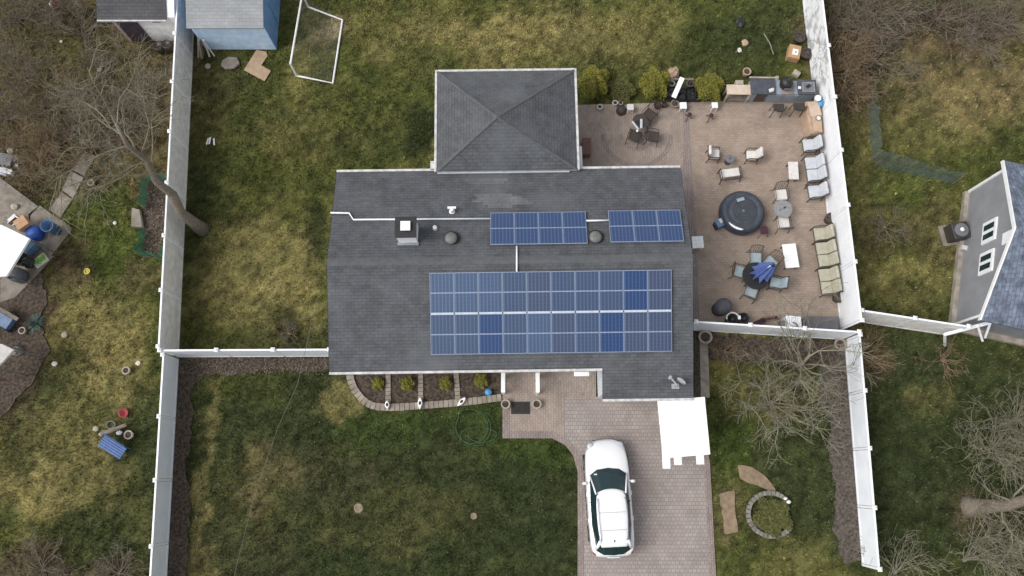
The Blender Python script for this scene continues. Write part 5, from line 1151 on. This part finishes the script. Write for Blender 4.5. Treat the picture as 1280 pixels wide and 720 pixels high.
def tree(lab,base,tops,rad,m1,m2,group=None,name='bare_tree',cat='tree',**kw):
    t=thing(name,lab,cat,(base.x,base.y,0),0,group); tb,br=branchy([Vector((0,0,-.05))]+[Vector(x) for x in tops],rad,**kw)
    tb.build('trunk',M[m1],t,smooth=True); br.build('branches',M[m2],t); return t
tree('tall bare tree leaning over the left fence, thick grey trunk',P(253,287),[(-.15,.1,.9),(-.25,.2,1.8),(-.18,.6,2.9),(-.45,.8,3.9),(-.4,1.25,5.0),(-.65,1.4,6.1),(-.6,1.8,7.2)],[.34,.24,.20,.19,.15,.12,.09,.06],'bark','twig_pale',seed=5,n1=12,L1=3.1,start=.62,up=.25,r0=.042,kids=(7,8,5),fan=(1.3,4.3))
def bush(lab,px,py,h,L,seed,m='twig',n=26,fan=None,up=.9,r0=.02,group=None,dens=1,kids=(4,4,3),depth=3,wob=.25):
    t=thing('bare_bush',lab,'bush',tuple(P(px,py))[:2]+(0,),0,group); tb,br=branchy([(0,0,-.05),(0,0,.12)],[.10,.06],seed,n1=n,L1=L,start=.1,up=up,fan=fan,r0=r0,dens=dens,kids=kids,depth=depth,wob=wob)
    tb.build('root_crown',M['bark'],t); br.build('branches',M[m],t); return t
GB='bare brown bushes in the upper left yard'
bush('bare brown bush at the top left corner',25,25,2,2.2,21,group=GB,up=.5); bush('bare tangled bush left of the white garden shed',105,45,2,2.2,22,group=GB,up=.5)
bush('bare bush between the left stones and the tall bare tree',60,130,2,2.4,23,m='twig_gold',group=GB,up=.4); bush('reddish bare bush beside the weathered fence',190,120,2,1.6,24,m='twig',group=GB,up=.6)
bush('bare bush below the white shed, beside the pale stone',135,95,1.6,1.6,25,group=GB,up=.5); bush('low bare bush at the left edge above the pale stones',10,150,1.6,1.8,26,group=GB,up=.4)
bush('bare bush over the top of the diagonal concrete path',120,185,1.6,1.8,27,m='twig_gold',group=GB,up=.4)
bush('low brown brush at the bottom left corner',55,712,1.2,1.5,28,m='twig',up=.3); bush('low brown brush along the bottom edge beside the left fence',150,716,1.2,1.2,29,m='twig',up=.3)
for lab,px,py,L,sd,mm in (('bare brown thicket at the left edge above the round stones',30,100,2.2,51,'twig'),('bare thicket under the crown of the tall bare tree',95,150,2.2,52,'twig'),('bare reddish thicket between the tall bare tree and the fence',165,160,1.9,53,'twig'),('bare thicket near the red and white toy',75,15,2.0,54,'twig'),('bare bush just left of the diagonal concrete path',60,195,1.6,55,'twig_gold')):
    bush(lab,px,py,2,L,sd,m=mm,group=GB,up=.45,n=34,dens=1.3)
GR='bare bushes in the right neighbour yard'
for lab,px,py,L,sd,mm in (('bare brown thicket at the right of the fence, top edge',1085,20,2.4,56,'twig'),('bare brown thicket behind the fence bush at the upper right',1090,80,2.2,57,'twig'),('reddish bare brush between the two top right bushes',1210,50,2.0,58,'twig'),('tangled bare brush at the right edge beside the thick trunk',1240,560,2.2,59,'twig_pale'),('tangled bare brush at the bottom right corner',1262,690,2.4,60,'twig_pale')):
    bush(lab,px,py,2,L,sd,m=mm,group=GR,up=.45,n=28,dens=1.2)
bush('large bare bush against the right fence beside the cardboard box',1036,92,2,2.6,31,m='twig_gold',fan=(-.9,1.5),up=.5,group=GR,n=34)
bush('bare bush against the right fence at the top edge',1036,30,2,2.6,32,m='twig',fan=(-.8,1.4),up=.5,group=GR,n=30)
bush('pale bare bush beside the right fence and the netting fence',1048,120,1.6,1.5,33,m='twig_gold',fan=(-1.2,1.0),up=.4,group=GR,n=20)
bush('reddish bare brush at the top right',1170,25,1.5,2.2,34,group=GR,up=.3); bush('reddish bare brush in the top right corner',1250,30,1.5,2.2,35,group=GR,up=.3)
bush('straw-coloured fan of stems below the right fence corner',1072,448,1.5,1.3,36,m='twig_gold',fan=(-1.3,1.4),up=.6,group=GR,n=26,wob=.08,depth=2)
bush('low grey heap of twigs in the right neighbour lawn',1105,285,.6,1.1,37,m='twig',group=GR,up=.2,n=16); bush('low bare brush below the grey house fence end',1178,450,.8,1.0,38,m='twig_gold',group=GR,up=.3,n=14)
bush('bare bush with pale crooked stems at the lower right',1205,700,2,2.6,39,m='twig_pale',group=GR,up=.5,fan=(.2,2.6),n=18); bush('bare bush at the bottom edge right of the low white fence',1118,715,1.5,1.8,40,m='twig_pale',group=GR,up=.4,fan=(.1,2.8),n=16)
bush('pale bare brush at the right edge below the grey house',1270,525,2,2.4,41,m='twig_pale',group=GR,up=.4,n=22); bush('pale bare brush at the right edge above the thick trunk',1262,580,2,2.2,42,m='twig_pale',group=GR,up=.4,n=16)
tree('thick-trunked bare tree leaning out of the right edge',P(1212,633),[(.12,-.0,.25),(.35,.05,.8),(.5,.1,1.8),(.5,.35,3.0),(.7,.3,5)],[.5,.34,.27,.23,.20,.17],'bark','twig_pale',seed=9,n1=9,L1=2.6,start=.35,up=.2,r0=.05,kids=(5,5,4))
tree('bare ornamental tree with crooked pale limbs below the patio cross fence',P(994,458),[(0,.0,.4),(.05,.02,.9)],[.12,.09,.07],'bark','twig_pale',seed=12,n1=10,L1=2.5,start=.5,up=.45,r0=.046,kids=(7,7,6))
tree('bare ornamental tree with fine twigs in the front right yard',P(957,505),[(0,0,.4),(.03,0,.8)],[.11,.09,.07],'bark','twig_pale',seed=17,n1=12,L1=2.3,start=.4,up=.4,r0=.036,kids=(8,8,6))
bush('low brown brush beside the house end of the patio cross fence',905,440,1,.9,45,m='twig_gold',up=.3,n=14)
bush('dry brown weed clump on the back lawn above the left cross fence',362,418,.4,.6,46,m='twig',up=.3,n=14)
# scattered fallen leaves and litter
g=np.random.default_rng(5); b=B()
def litter(n,pxr,size,m,lab):
    b=B()
    for i in range(n):
        px=g.uniform(pxr[0],pxr[2]); py=g.uniform(pxr[1],pxr[3]); p=P(px,py); a=g.uniform(0,6.3); s=size*g.uniform(.5,1.3); z=g.uniform(.02,.07)
        b.add([(p.x+s*cos(a),p.y+s*sin(a),z),(p.x-s*.5*sin(a),p.y+s*.5*cos(a),z+.02),(p.x-s*cos(a),p.y-s*sin(a),z),(p.x+s*.5*sin(a),p.y-s*.5*cos(a),z+.01)],[(0,1,2,3)])
    o=b.build('fallen_leaves',M[m]); tag(o,lab,'leaves',kind='stuff')
litter(500,(0,20,212,230),.035,'wood','brown fallen leaves under the bare bushes on the left')
litter(350,(1045,0,1280,150),.035,'wood','brown fallen leaves at the top right')
litter(160,(184,228,206,320),.045,'concrete','dry leaves in the narrow netted garden bed')
litter(170,(245,470,720,718),.03,'concrete','small pale leaves sprinkled over the front lawn')
litter(420,(225,447,410,468),.045,'wood','dry leaves on the left mulch bed')
litter(300,(1035,440,1062,700),.03,'wood','dry leaves on the right mulch strip')
